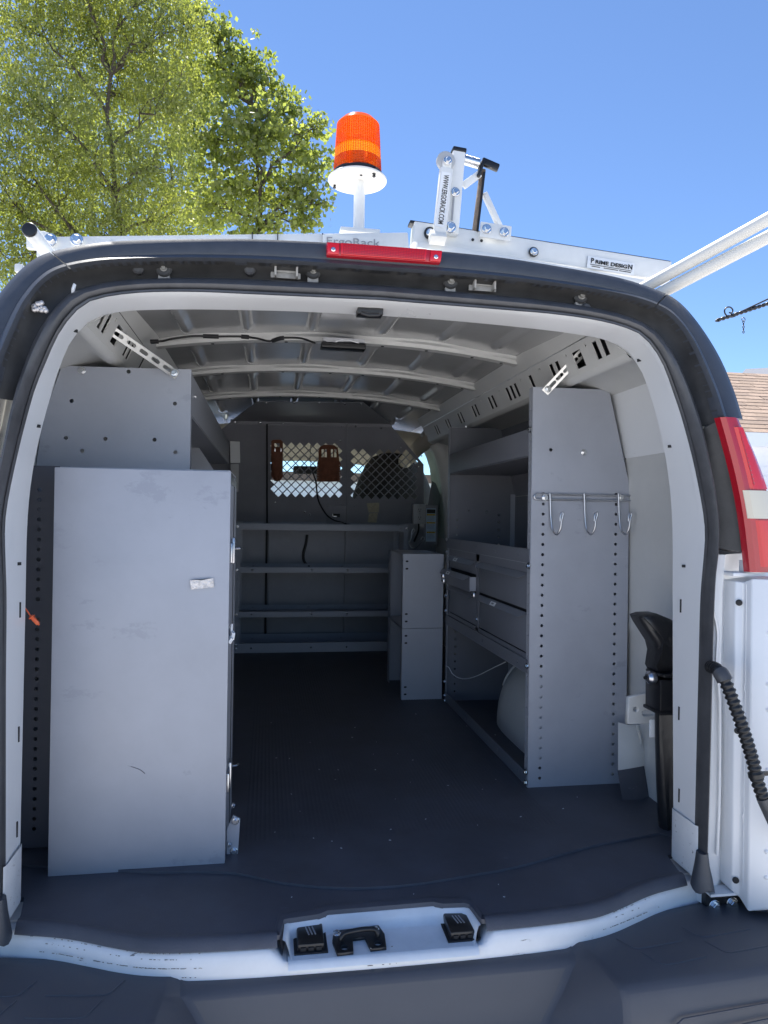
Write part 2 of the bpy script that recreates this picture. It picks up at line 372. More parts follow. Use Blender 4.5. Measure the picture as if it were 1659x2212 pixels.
# rubber door seal
secs = [(0, .006), (.05, -.004), (.14, -.008), (.22, -.002), (.28, -.012), (.42, -.021), (.62, -.023), (.82, -.015), (.95, -.001), (1.0, .020)]
b = MB(); b.loft([arch(mixp(WS, SO, t), y) for t, y in secs]); SEAL = b.build('door_seal', RUBBER, VAN, smooth=50)
for sx in (-1, 1):     # flared boot at the foot of the seal
    q = MB()
    prof = [(.778, .0125, .013), (.778, .016, .016), (.779, .023, .021), (.780, .027, .024)]
    rows = []
    for (cx, rx, ry), z in zip(prof, (.775, .745, .712, .690)):
        rows.append([V((sx * (cx + .008 + rx * math.cos(a)), -.010 + ry * math.sin(a) * 1.2, z + (.006 * math.sin(3 * a) if z < .70 else 0))) for a in [6.28318 * k / 16 for k in range(16)]])
    q.loft(rows, closed=True, cap=True); q.build('seal_boot', TRIM, SEAL, smooth=60)
# dusty recess between seal and trim
SOc = crop_z(SO, 1.47); 
def rec(prof, y): return arch(prof, y)
SOh, ROh = cr([p for p in cr(SO, 400) if p.y >= 1.80], 60), cr([p for p in cr(RO, 400) if p.y >= 1.80], 60)
b = MB(); b.loft([rec(mixp(SOh, ROh, 0), .022), rec(mixp(SOh, ROh, .3), .030), rec(mixp(SOh, ROh, .7), .032), rec(ROh, .022), rec(ROh, .0)])
REC = b.build('drain_channel', RECESS, VAN, smooth=50)
for px, py, sc in ((355, 583, 1.), (676, 588, 1.), (972, 610, 1.15), (1252, 642, 1.25)):
    p = at(px, py, y=.130); q = MB(); q.lathe(p, [(.019, .0), (.019, -.008), (.015, -.012), (.012, -.012)], 16, (0, 1, 0)); q.build('bolt_boss', RECESS, REC)
    fix(BOLTD, 'bolt', p + V((0, -.012, 0)), (0, -1, 0), REC, sc * .8)
    q = MB(); q.box(p + V((0, .0, -.021)), (.026, .012, .016)); q.build('clip_tab', RECW, REC, bevel=.002)
for px, py in ((300, 583), (540, 585), (1262, 668)):
    p = at(px, py, y=.13); q = MB(); q.lathe(p, [(.013, .004), (.013, -.012), (.009, -.016)], 14, (0, 1, 0)); q.build('rubber_bumper', RUBBER, REC)
for px, py in ((617, 590), (1042, 618)):
    p = at(px, py, y=.124); q = MB()
    q.box(p + V((0, 0, -.006)), (.07, .006, .014)); q.box(p + V((-.024, -.010, .003)), (.005, .026, .032)); q.box(p + V((.026, -.010, .003)), (.005, .026, .032)); q.box(p + V((0, -.004, .004)), (.05, .004, .01))
    q.build('clip_bracket', RECW, REC, bevel=.0015)
q = MB(); p = at(87, 663, y=.062)
for k in range(14): q.lathe(p + V((random.uniform(-.013, .013), -.002, random.uniform(-.009, .009))), [(.006, 0), (.005, -.004), (.002, -.006)], 8, (0, 1, 0))
q.build('sealant_blob', FOIL, REC)
p = at(158, 622, y=.088); q = MB()
q.tube([p + V((-.001, 0, -.013)), p + V((.002, -.006, -.004)), p + V((.004, -.004, .006)), p + V((.002, -.004, .009))], [.003, .004, .0035, .001], 7); q.build('torn_sealant', LAB, REC)
# black trim surround: centre arch + two corner pieces
def trimrows(z0, z1, sx=None):
    def crop(prof, za, zb_, n):
        q = [p for p in cr([V(p) for p in prof], 400) if za <= p.y <= zb_]; return cr(q, n)
    if sx is None:
        rs = [p for p in cr(RO, 400) if p.x <= .6895]; ts = [p for p in cr(TO, 400) if p.x <= .7425]; n = 40
    else:
        rs = [p for p in cr(RO, 400) if p.x >= .6905 and p.y >= 1.815]; ts = [p for p in cr(TO, 400) if p.x >= .7438 and p.y >= 1.815]; n = 30
    rs, ts = cr(rs, n), cr(ts, n); rows = []
    for t, dy in ((0, .030), (0, 0), (.07, -.014), (.20, -.010), (.26, -.004), (.36, -.007), (.75, -.006), (.93, -.002), (1., .012), (1.02, .05), (1.02, .16)):
        r3 = [V((p.x + (q_.x - p.x) * t, p.z + (q_.z - p.z) * min(1, t) + dy, p.y + (q_.y - p.y) * t)) for p, q_ in zip(rs, ts)]
        rows.append(mirror(r3) if sx is None else [V((sx * p.x, p.y, p.z)) for p in r3])
    return rows
k_low = min(range(60), key=lambda i: abs(RO[i].y - 1.806))
b = MB(); b.loft(trimrows(0, 0)); TRIMC = b.build('roof_edge_trim', TRIM, VAN, smooth=40)
for sx in (-1, 1):
    b = MB(); rr = trimrows(0, 0, sx)
    b.loft(rr); b.add([r_[0] for r_ in rr], [tuple(range(len(rr)))])
    b.build('corner_trim', TRIM, VAN, smooth=40)
# tail light housing panel (black) on both rear corners and the lamp itself on the right
def corner_panel(sx):
    b = MB(); i0 = next(i for i, p in enumerate(RO) if p.y > 1.485)
    o_ = [V((sx * (p.x + .004), -.026, p.y)) for p in RO[i0:k_low + 1]]
    i_ = [V((sx * (p.x + .004), .016, p.y)) for p in SOc if p.y <= RO[k_low].y and p.y > 1.485]
    i_ = cr(i_, len(o_)); b.loft([i_, mixp(i_, o_, .9), o_, [p + V((0, .05, 0)) for p in o_]])
    b.add([i_[0], o_[0], o_[0] + V((0, .06, 0)), i_[0] + V((0, .06, 0))], [(0, 1, 2, 3)])
    b.build('lamp_corner_panel', RECESS, VAN, smooth=50)
corner_panel(1)
LAMP = thing('tail_light', '', '', (0, 0, 0)); del LAMP['label'], LAMP['category']; LAMP.parent = VAN; LAMP.location = V((.88, -.03, 1.6)) - ORG[VAN]; ORG[LAMP] = V((.88, -.03, 1.6))
def lamp_seg(z0, z1, dx0=0, proud=0):
    rows = []
    for k in range(9):
        z = z0 + (z1 - z0) * k / 8
        t = (z - 1.449) / (1.804 - 1.449)
        xin = .872 + (.793 - .872) * t + .012 * math.sin(t * 3.14); xout = .972 + (.858 - .972) * t + .022 * math.sin(t * 3.14)
        xin += dx0
        rows.append([V((xin, -.030, z)), V((xin + .002, -.050 - proud, z)), V((xin + .012, -.058 - proud, z)), V((xin + .55 * (xout - xin), -.056 - proud, z)), V((xout - .012, -.045 - proud, z)), V((xout, -.020, z)), V((xout + .012, .05, z))])
    return rows
def lampbuild(name, z0, z1, m_, dx0=0, proud=0):
    q = MB(); r_ = lamp_seg(z0, z1, dx0, proud); q.loft(r_); q.add(r_[0], [tuple(range(7))]); q.add(r_[-1], [tuple(range(7))[::-1]]); return q.build(name, m_, LAMP, smooth=35)
lampbuild('lamp_body', 1.449, 1.813, REDD)
lampbuild('upper_red_lens', 1.646, 1.790, REDL, .020, .004)
lampbuild('lower_red_lens', 1.462, 1.572, REDL, .020, .004)
lampbuild('reverse_lens', 1.576, 1.642, REVL, .006, .006)
for (z0, z1, m_, nx, nz, dx) in ((1.655, 1.780, REDD, 6, 13, .034), (1.580, 1.638, LAB, 7, 7, .018)):   # prism ribs moulded in the lens
    q = MB()
    for k in range(nz):
        z = z0 + (z1 - z0) * (k + .5) / nz; t = (z - 1.449) / .355
        xin = .872 - .079 * t + .012 * math.sin(t * 3.14) + dx; xout = .972 - .114 * t + .022 * math.sin(t * 3.14) - .030
        q.bar((xin, -.0625, z), (xout, -.051, z), .0025, .0025)
    for k in range(nx):
        f_ = (k + .5) / nx; pts = []
        for z in (z0, z1):
            t = (z - 1.449) / .355; xin = .872 - .079 * t + .012 * math.sin(t * 3.14) + dx; xout = .972 - .114 * t + .022 * math.sin(t * 3.14) - .030
            pts.append(V((xin + (xout - xin) * f_, -.0625 + .0115 * f_, z)))
        q.bar(pts[0], pts[1], .002, .002)
    q.build('lens_prisms', REDD if m_ is REDD else OUTLET, LAMP)
# third brake light
YB = .074; BL = [at(705, 524, y=YB), at(955, 543, y=YB), at(951, 570, y=YB), at(705, 553, y=YB)]
LB = thing('brake_light', '', ''); del LB['label'], LB['category']; LB.parent = VAN; c0 = (BL[0] + BL[2]) / 2; ORG[LB] = c0; LB.location = c0 - ORG[VAN]
def quadpt(u, v): return BL[0].lerp(BL[1], u).lerp(BL[3].lerp(BL[2], u), v)
def blk(u0, u1, v0, v1, y0, y1): 
    p = [quadpt(u0, v1), quadpt(u1, v1), quadpt(u1, v0), quadpt(u0, v0)]
    return [V((q.x, y0, q.z)) for q in p], (0, y1 - y0, 0)
q = MB(); q.prism(*blk(0, 1, 0, 1, YB - .007, YB + .045)); q.build('lens_base', REDD, LB, bevel=.003)
q = MB(); q.prism(*blk(.12, .86, .05, .95, YB - .012, YB - .005)); q.build('lens', REDL, LB, bevel=.002)
for u in (.055, .945):
    q = MB(); q.prism(*blk(u - .05, u + .05, .08, .96, YB - .011, YB - .005)); q.build('lens_tab', REDL, LB, bevel=.002)
    fix(SCREW, 'screw', quadpt(u, .62) + V((0, -.012, 0)), (0, -1, 0), LB, .8)
q = MB()
for k in range(7):
    v = .14 + .12 * k; a, c_ = quadpt(.14, v), quadpt(.84, v); q.bar((a.x, YB - .0125, a.z), (c_.x, YB - .0125, c_.z), .0012, .0012)
for k in range(32):
    u = .14 + .70 * k / 31; a, c_ = quadpt(u, .12), quadpt(u, .88); q.bar((a.x, YB - .0125, a.z), (c_.x, YB - .0125, c_.z), .0010, .0010)
q.build('lens_ribs', REDD, LB)

# body: outer skin, roof, side walls -----------------------------------------------------------------
def roofz(x, y):
    f = min(1, max(0, (y + .02) / .9)); top = 2.168 + .035 * f
    return top - .058 * (abs(x) / .68) ** 2.2
def body_row(y, sx):
    f = min(1, max(0, (y + .02) / .9)); pts = [(.98, .34), (1.0, .70), (1.0, 1.05), (.985, 1.30), (.95, 1.55), (.895, 1.82), (.865, 1.965), (.80, 2.085 + .02 * f)]
    return [V((sx * x, y, z)) for x, z in pts]
for sx in (-1, 1):
    b = MB(); b.loft([body_row(y, sx) for y in (.10, .5, 1.2, 2.2, 3.25)]); b.build('body_side', WHITE, VAN, smooth=60)
b = MB(); xs = [-.80 + 1.60 * k / 16 for k in range(17)]
b.loft([[V((x, y, roofz(x, y) + .016)) for x in xs] for y in (.15, .3, .9, 1.8, 2.8, 3.6)]); b.build('roof_skin', WHITE, VAN, smooth=60)
# inner roof sheet with pressed swages
b = MB(); rows = []
ys = [.22 + .05 * k for k in range(64)]
xs = [-.69 + 1.38 * k / 138 for k in range(139)]
def swage(x, y):
    d = 0
    for cx in (-.52, -.33, -.12, .12, .33, .52):
        d += .016 * math.exp(-((x - cx) / .016) ** 4)
    e = min(abs(y - c_) for c_ in (.10, .93, 1.47, 2.12, 2.8)); return d * min(1, max(0, (e - .07) / .05))
for y in ys: rows.append([V((x, y, roofz(x, y) - .004 - swage(x, y))) for x in xs])
b.loft(rows); ROOF = b.build('inner_roof_panel', ROOFIN, VAN, smooth=40)
# roof bows
def bow(yc, w_=.072, drop=.027):
    b = MB(); rows = []
    for t, dz, in ((-.5, .0), (-.44, -.010), (-.30, -.014), (-.26, -drop), (.26, -drop), (.30, -.014), (.44, -.010), (.5, .0)):
        rows.append([V((x, yc + t * w_ + .012 * math.sin(x * 16) * (1 if abs(t) > .4 else 0), roofz(x, yc) + dz - .001)) for x in [-.675 + 1.35 * k / 40 for k in range(41)]])
    b.loft(rows); o_ = b.build('roof_bow', WHITEIN, VAN, smooth=35)
    for x in (-.45, -.2, .0, .14, .3, .47, .58): 
        q = MB(); q.lathe((x, yc + w_ * .10, roofz(x, yc) - drop - .0005), [(.006, 0), (.006, -.002)], 10); q.build('punched_hole', BLACKM, o_)
    return o_
BOWS = [bow(.93), bow(1.47, .07), bow(2.12, .068)]
# cant rails with punched slots
for sx in (-1, 1):
    A, B = V((sx * .652, 0, 2.098)), V((sx * .690, 0, 2.015)); dv = (B - A).normalized(); L_ = (B - A).length
    holes = []
    for y, n_, big in ((.30, 2, 0), (.47, 1, 1), (.62, 2, 0), (.86, 1, 0), (1.02, 3, 0), (1.3, 2, 0), (1.55, 2, 0), (1.8, 2, 0), (2.05, 2, 0), (2.3, 2, 0)):
        for k in range(n_):
            yy = y + .048 * k; hw = .030 if big else .014; holes.append(rect(yy - hw, yy + hw, L_ * .24, L_ * .82))
    for y in (.40, .54, .76, .95, 1.2, 1.45): holes.append(circ(y, L_ * .22, .005))
    r_ = plate('cant_rail', rect(.21, 2.62, 0, L_), holes, .003, A, (0, 1, 0), dv, WHITEIN, VAN)
    b = MB(); b.loft([[V((x * sx, y, z)) for y in (.21, 2.62)] for x, z in ((.690, 2.015), (.700, 2.004), (.715, 2.000), (.745, 2.015), (.865, 1.975))]); b.build('rail_return', WHITEIN, r_, smooth=50)
    b = MB(); b.loft([[V((x * sx, y, z)) for y in (.21, 2.62)] for x, z in ((.650, 2.100), (.642, 2.112), (.62, 2.15))]); b.build('rail_flange', WHITEIN, r_)
    b = MB(); b.loft([[V((x * sx, y, z)) for y in (.21, 2.7)] for x, z in ((.70, 2.12), (.735, 2.02))]); b.build('rail_back', BLACKM, r_)
# side walls inside
for sx in (-1, 1):
    b = MB(); rows = []
    prof = [(.93, .69), (.935, .95), (.93, 1.20), (.922, 1.225), (.925, 1.24), (.922, 1.50), (.912, 1.72), (.893, 1.86), (.886, 1.90), (.888, 1.905), (.862, 1.985), (.83, 2.05), (.75, 2.12)]
    wi = cr([V((p.x + .014, p.y, 0)) for p in WI if p.x > .5], len(prof))
    wi = [V((min(.776, .776 - 0), 0, 0))] * 0 or wi
    r0 = []
    for (x, z) in prof:    # liner behind the jamb at matching height
        q = min(WI, key=lambda p: abs(p.y - z)); xx = q.x + .014 if z < 2.02 else .62
        r0.append(V((sx * min(xx, x), q.z + .012, min(z, 2.045))))
    rows.append(r0); rows.append([p.lerp(V((sx * a, p.y, c_)), .55) + V((0, .05, 0)) for p, (a, c_) in zip(r0, prof)])
    for y in (.30, .8, 1.6, 2.6, 3.45): rows.append([V((sx * a, y, c_)) for a, c_ in prof])
    b.loft(rows); b.build('inner_side_wall', WHITEIN, VAN, smooth=45)
    # upright pillars pressed into the wall
    for y in (1.05, 1.95):
        q = MB(); q.loft([[V((sx * (a - d), y + e, c_)) for a, c_ in prof[5:]] for d, e in ((.0, -.07), (.03, -.05), (.03, .05), (0, .07))]); q.build('wall_pillar', WHITEIN, VAN, smooth=40)
# header return behind the top jamb
b = MB(); b.loft([[V((x, y, z + .018 * (1 - (abs(x) / .62) ** 2))) for x in [-.62 + 1.24 * k / 20 for k in range(21)]] for y, z in ((.183, 2.053), (.20, 2.062), (.225, 2.09), (.25, 2.13))]); b.build('rear_header', ROOFIN, VAN, smooth=50)
# catch bracket hanging at the header
p = at(795, 652, y=.14); q = MB()
q.box(p + V((0, 0, -.004)), (.098, .05, .026)); q.box(p + V((.004, .0, -.024)), (.062, .04, .022)); q.tube([p + V((-.018, -.02, -.034)), p + V((0, -.026, -.040)), p + V((.026, -.02, -.036))], .006, 8)
q.build('upper_door_catch', BLACK, VAN, bevel=.004)
# dome light and its wiring along the first bow
p = at(735, 738, z=2.155); dl = MB(); dl.box(p + V((.01, .0, -.018)), (.15, .055, .018)); DL = dl.build('dome_light', BLACK, VAN, bevel=.004)
q = MB(); q.box(p + V((.01, 0, .0)), (.14, .05, .012)); q.bar(p + V((-.05, -.028, -.008)), p + V((.08, -.028, -.003)), .003, .003); q.tube([p + V((-.02, -.03, -.01)), p + V((.0, -.034, -.002)), p + V((.03, -.034, -.003)), p + V((.06, -.03, -.009))], .0015, 6); q.build('dome_light_frame', WIREM, DL)
pts = [at(px, py, z=z) for px, py, z in ((325, 738, 2.10), (350, 737, 2.105), (372, 732, 2.11), (420, 726, 2.125), (470, 727, 2.13), (520, 727, 2.135), (555, 731, 2.14), (583, 737, 2.14), (610, 730, 2.145), (650, 731, 2.15), (680, 741, 2.15))]
q = MB(); q.tube(cr(pts, 50), .0035, 7); WIR = q.build('roof_wiring', DARKWIRE, VAN, smooth=60)
for i, j in ((0, 3), (14, 19), (24, 27), (34, 39)):
    q = MB(); c_ = cr(pts, 50); q.tube(c_[i:j], .007, 8); q.build('wire_connector', BLACKM, WIR, smooth=60)
# floor pan and rubber mat
b = MB(); b.bx(-.93, .93, .06, 4.4, .62, .690); b.build('floor_pan', WHITEIN, VAN)
edge = [(-.93, .135), (-.775, .12), (-.764, .031), (-.651, 0), (-.538, -.051), (-.466, -.075), (-.35, -.086), (-.222, -.090)]
edge = [(p.x, p.y) for p in cr([(a, c_, 0) for a, c_ in edge[2:]], 24)]
notch = [(-.216, -.088), (-.208, -.034), (-.200, -.030), (-.132, -.022), (-.112, -.010), (.128, -.006), (.146, -.016), (.196, -.020), (.206, -.026), (.214, -.088)]
E_R = [(-a, c_) for a, c_ in edge[::-1]]
outline = [(-.93, 3.42), (-.93, .14), (-.782, .135), (-.766, .06)] + edge + notch + E_R + [(.766, .06), (.782, .135), (.93, .14), (.93, 3.42)]
MATO = plate('floor_mat', outline, [], .010, (0, 0, .695), (1, 0, 0), (0, 1, 0), MAT, VAN, bev=0)
full = [V((a, c_, 0)) for a, c_ in edge]
for sgn in (-1, 1):     # mat lip rolling over the sill
    b = MB(); e3 = [V((-sgn * p.x, p.y, 0)) for p in full]
    b.loft([[V((p.x, p.y + dy, z)) for p in e3] for dy, z in ((.02, .7005), (.006, .7045), (-.004, .703), (-.010, .695), (-.016, .6875), (-.017, .684))]); b.build('mat_lip', MAT, MATO, smooth=60)
b = MB()               # upturned lip round the latch pocket
n2 = [V((a, c_, 0)) for a, c_ in notch]
b.loft([[V((p.x * k, p.y + dy, z)) for p in n2] for k, dy, z in ((1.05, .025, .7005), (1.03, .012, .703), (1.0, .0, .700), (.985, -.008, .676), (.98, -.012, .662))]); b.build('mat_lip', MAT, MATO, smooth=50)
# loose ribbed runner on top of the mat
up = [at(px, py, z=.704) for px, py in ((300, 1885), (490, 1885), (600, 1906), (700, 1917), (800, 1918), (900, 1910), (1000, 1894), (1120, 1872), (1260, 1833), (1360, 1812), (1445, 1797))]
up = cr(up, 40); ol = [(p.x, p.y) for p in up]; ol[0] = (-.75, .26); ol[-1] = (.86, .22)
RUN = plate('floor_runner', [(-.90, 3.40), (-.90, .30)] + ol + [(.90, .25), (.90, 3.40)], [], .006, (0, 0, .7035), (1, 0, 0), (0, 1, 0), MAT, MATO)
# fine ribs of the runner, every one running the length of the van
q = MB()
for k in range(70):
    x = -.30 + .0125 * k
    if abs(x) < .60: q.add([(x, .34, .7065), (x + .004, .34, .7079), (x + .008, .34, .7065), (x, 2.9, .7065), (x + .004, 2.9, .7079), (x + .008, 2.9, .7065)], [(0, 1, 4, 3), (1, 2, 5, 4)])
o_ = q.build('runner_ribs', MAT, MATO); o_['kind'] = 'stuff'
q = MB()
for k in range(46):     # grit and paint flecks
    p = V((random.uniform(-.25, .75), random.uniform(-.05, 1.5), .7076 if True else 0)); 
    if p.y < .2: p.z = .7012
    s_ = random.uniform(.0012, .0032); a = random.uniform(0, 6); q.box(p, (s_ * 2, s_, .001), Matrix.Rotation(a, 3, 'Z'))
o_ = q.build('floor_grit', LAB, MATO); o_['kind'] = 'stuff'

# painted rear sill ---------------------------------------------------------------------------------
stop = cr([V((-.82, .03, 0)), V((-.764, .020, 0)), V((-.667, -.010, 0)), V((-.591, -.043, 0)), V((-.481, -.083, 0)), V((-.36, -.099, 0)), V((-.214, -.105, 0)), V((0, -.107, 0)), V((.214, -.105, 0)), V((.36, -.099, 0)), V((.481, -.083, 0)), V((.591, -.043, 0)), V((.667, -.010, 0)), V((.764, .020, 0)), V((.82, .03, 0))], 121)
def sillrow(dy, z, dip=0):
    out = []
    for p in stop:
        f = max(0, min(1, (.235 - abs(p.x)) / .03)); f2 = max(0, min(1, (abs(p.x) - .55) / .2))
        out.append(V((p.x, p.y + dy + .010 * f2 * (1 if dy < 0 else 0), z - dip * f)))
    return out
b = MB(); b.loft([sillrow(.10, .683, .03), sillrow(.045, .6835, .03), sillrow(.012, .6845, .03), sillrow(-.002, .682, .026), sillrow(-.008, .673, .016), sillrow(-.011, .657, .004), sillrow(-.0135, .64), sillrow(-.015, .61), sillrow(-.015, .575), sillrow(-.010, .52)])
SILL = b.build('rear_sill', SILLW, VAN, smooth=55)
q = MB()
hot = [random.randrange(8, 110) for _ in range(9)]
for k in range(260):
    i_ = min(112, max(6, int(random.gauss(random.choice(hot), 2.2)))); fr = random.choice((.2, .55, .6, .62, .62, .9)); p = stop[i_].lerp(stop[i_ + 1], random.random()); tg = (stop[i_ + 1] - stop[i_]).normalized()
    if abs(p.x) < .21 and fr < .5: continue
    y_, z_ = ((-.0026, .6822), (-.0086, .6735), (-.0116, .6575), (-.0140, .641))[0 if fr < .5 else (1 if fr < .58 else (2 if fr < .8 else 3))]
    L_ = random.uniform(.0008, .0045) * (1 if random.random() < .93 else 3); q.box(V((p.x, p.y + y_, z_ + random.uniform(-.0004, .0004))), (L_, .0014, random.uniform(.0003, .0009)), Matrix.Rotation(math.atan2(tg.y, tg.x), 3, 'Z') @ Matrix.Rotation(.7 if fr < .58 else .2, 3, 'X'))
o_ = q.build('paint_chips', mat('chipped_primer', (.27, .25, .22), .8, noise=(60, .4)), SILL); o_['kind'] = 'stuff'
# latch pocket pressed into the sill
def pocket(yf, z):  # loop
    return None
pk = [(-.205, -.098), (-.200, -.040), (-.192, -.034), (-.134, -.028), (-.116, -.016), (.130, -.012), (.146, -.022), (.190, -.026), (.200, -.034), (.206, -.098)]
pk = [V((a, c_, 0)) for a, c_ in pk]
b = MB(); c0 = V((0, -.075, 0))
b.loft([[V((p.x * s_, p.y + dy, z)) for p in pk] for s_, dy, z in ((1.03, .004, .692), (1.0, .0, .690), (.975, -.004, .678), (.955, -.010, .664), (.93, -.018, .6615))])
q_ = [V((p.x * .93, p.y - .018, .6615)) for p in pk]; b.add(q_, [tuple(range(len(q_)))])
b.loft([[V((a, y, z)) for a in [-.20 + .40 * k / 12 for k in range(13)]] for y, z in ((-.10, .6612), (-.116, .661), (-.124, .657), (-.129, .648))])
b.build('latch_pocket', POCKET, SILL, smooth=50)
def rub_block(pa, pb):
    c_ = (pa + pb) / 2; w_ = abs(pb.x - pa.x); q = MB(); q.box(V((c_.x, -.055, .672)), (w_, .075, .018), Matrix.Rotation(.06, 3, 'X'))
    o_ = q.build('bump_stop', BLACK, SILL, bevel=.004)
    q = MB()
    for k in (-1, 0, 1): q.box(V((c_.x + k * w_ * .29, -.0935, .669)), (w_ * .20, .004, .007))
    q.build('bump_stop_slot', BLACKM, o_)
    q = MB()
    for k in range(3): q.box(V((c_.x - .006 + k * .007, -.05, .682)), (.0025, .03, .0015), Matrix.Rotation(.2, 3, 'Z'))
    q.build('chalk_scrape', INKG, o_)
    q = MB(); q.box(V((c_.x, -.057, .6632)), (w_ + .014, .088, .003)); q.build('stop_base', BLACKM, o_)
rub_block(V((-.180, 0, 0)), V((-.124, 0, 0))); rub_block(V((.146, 0, 0)), V((.200, 0, 0)))
# striker: U-shaped plate and loop
U = [(-.100, -.034), (.000, -.026), (.008, -.060), (.004, -.108), (-.030, -.110), (-.036, -.066), (-.062, -.068), (-.066, -.114), (-.100, -.116), (-.106, -.07)]
ST = plate('striker_plate', U, [circ(-.083, -.098, .008), circ(-.012, -.092, .008)], .005, (0, 0, .6655), (1, 0, 0), (0, 1, 0), BLACK, SILL, bev=.001)
q = MB(); q.tube(cr([V((-.088, -.074, .664)), V((-.088, -.075, .675)), V((-.082, -.072, .682)), V((-.06, -.069, .685)), V((-.035, -.066, .685)), V((-.015, -.065, .682)), V((-.009, -.067, .675)), V((-.009, -.068, .664))], 30), .0052, 10); q.build('striker_loop', BLACK, ST, smooth=60)
fix(BOLT, 'bolt', (-.094, -.048, .668), (0, 0, 1), ST, .9); fix(BOLT, 'bolt', (-.008, -.042, .668), (0, 0, 1), ST, .7)

# bumper: two stepped pads and a sloping centre ---------------------------------------------------------
def bump_rows():
    rows = []; n = 11; yb0 = -.045
    pad0 = lambda x: [(yb0 + max(0, abs(x) - .45) * .16 + d, z) for d, z in ((.03, .625), (0, .640), (-.03, .643), (-.12, .643))] + [(y + .045 * x * x, z) for y, z in ((-.250, .643), (-.268, .637), (-.279, .620), (-.308, .53), (-.315, .40), (-.29, .36))] + [(0, .36)]
    cen = [(-.06, .625), (-.085, .634), (-.125, .634), (-.143, .624), (-.160, .575), (-.172, .535), (-.184, .505), (-.295, .475), (-.315, .40), (-.29, .36), (0, .36)]
    xc = [.41, .41, .405, .40, .365, .335, .315, .30, .30, .30, .30]; xp = [.42, .42, .425, .445, .452, .456, .458, .45, .44, .43, .42]
    def cols(sx):
        out = []
        for f_ in (1, .8, .6, .42, .2, .05): out.append([V((sx * (xp[k] + (1.05 - xp[k]) * f_), *pad0(xp[k] + (1.05 - xp[k]) * f_)[k])) for k in range(n)])
        out.append([V((sx * xp[k], *pad0(xp[k])[k])) for k in range(n)]); out.append([V((sx * xc[k], *cen[k])) for k in range(n)]); out.append([V((sx * xc[k] * .5, *cen[k])) for k in range(n)])
        return out
    l_ = cols(-1); return l_ + [[V((0, *cen[k])) for k in range(n)]] + cols(1)[::-1]
b = MB(); b.loft(bump_rows()); BUMPER = b.build('rear_bumper', BUMP, VAN, smooth=24)
md = BUMPER.modifiers.new('soft', 'BEVEL'); md.width = .009; md.segments = 3; md.limit_method = 'ANGLE'; md.angle_limit = R(22)
def groove(pts, name='tread_line'):
    q = MB(); q.tube(pts, .0019, 8); q.build(name, BUMP, BUMPER, smooth=60)
for sx in (-1, 1):
    zt = .6432
    for x0, x1, y0, y1 in ((.52, .66, -.105, -.145), (.69, .84, -.085, -.125), (.55, .68, -.158, -.205), (.71, .86, -.140, -.186)):
        groove([(sx * x0, y0, zt), (sx * (x0 + .016), y1 + .010, zt), (sx * (x0 + .021), y1 + .003, zt), (sx * (x0 + .032), y1, zt), (sx * (x0 + .07), y1 + .004, zt), (sx * x1, y1 + .014, zt)])
    groove([(sx * .55, -.288, .575), (sx * .57, -.285, .586), (sx * .7, -.275, .588), (sx * .9, -.258, .588)]); groove([(sx * .62, -.292, .56), (sx * .75, -.281, .564), (sx * .9, -.268, .564)])

# right flank behind the seal and the opened door ----------------------------------------------------
for sx in (-1, 1):
    b = MB(); rows = []
    for z in [.64 + .05 * k for k in range(18)]:
        z = min(z, 1.487); x0 = min(SO, key=lambda p: abs(p.y - max(z, .70))).x
        rows.append([V((sx * (x0 - .001), .030, z)), V((sx * (x0 + .006), .012, z)), V((sx * (x0 + .016), .004, z)), V((sx * (x0 + .026), .010, z)), V((sx * (x0 + .038), .006, z)), V((sx * .872, .03, z)), V((sx * .90, .05, z)), V((sx * .985, .10, z))])
    b.loft(rows); FL = b.build('corner_pillar', WHITE, VAN, smooth=50)
    if sx == 1:
        q = MB(); q.tube(cr([(.812, .001, 1.36), (.826, .0, 1.30), (.824, .0, 1.22), (.834, .0, 1.12), (.836, .0, .9), (.832, .0, .76)], 40), .004, 6); q.build('pressed_bead', WHITE, FL, smooth=60)
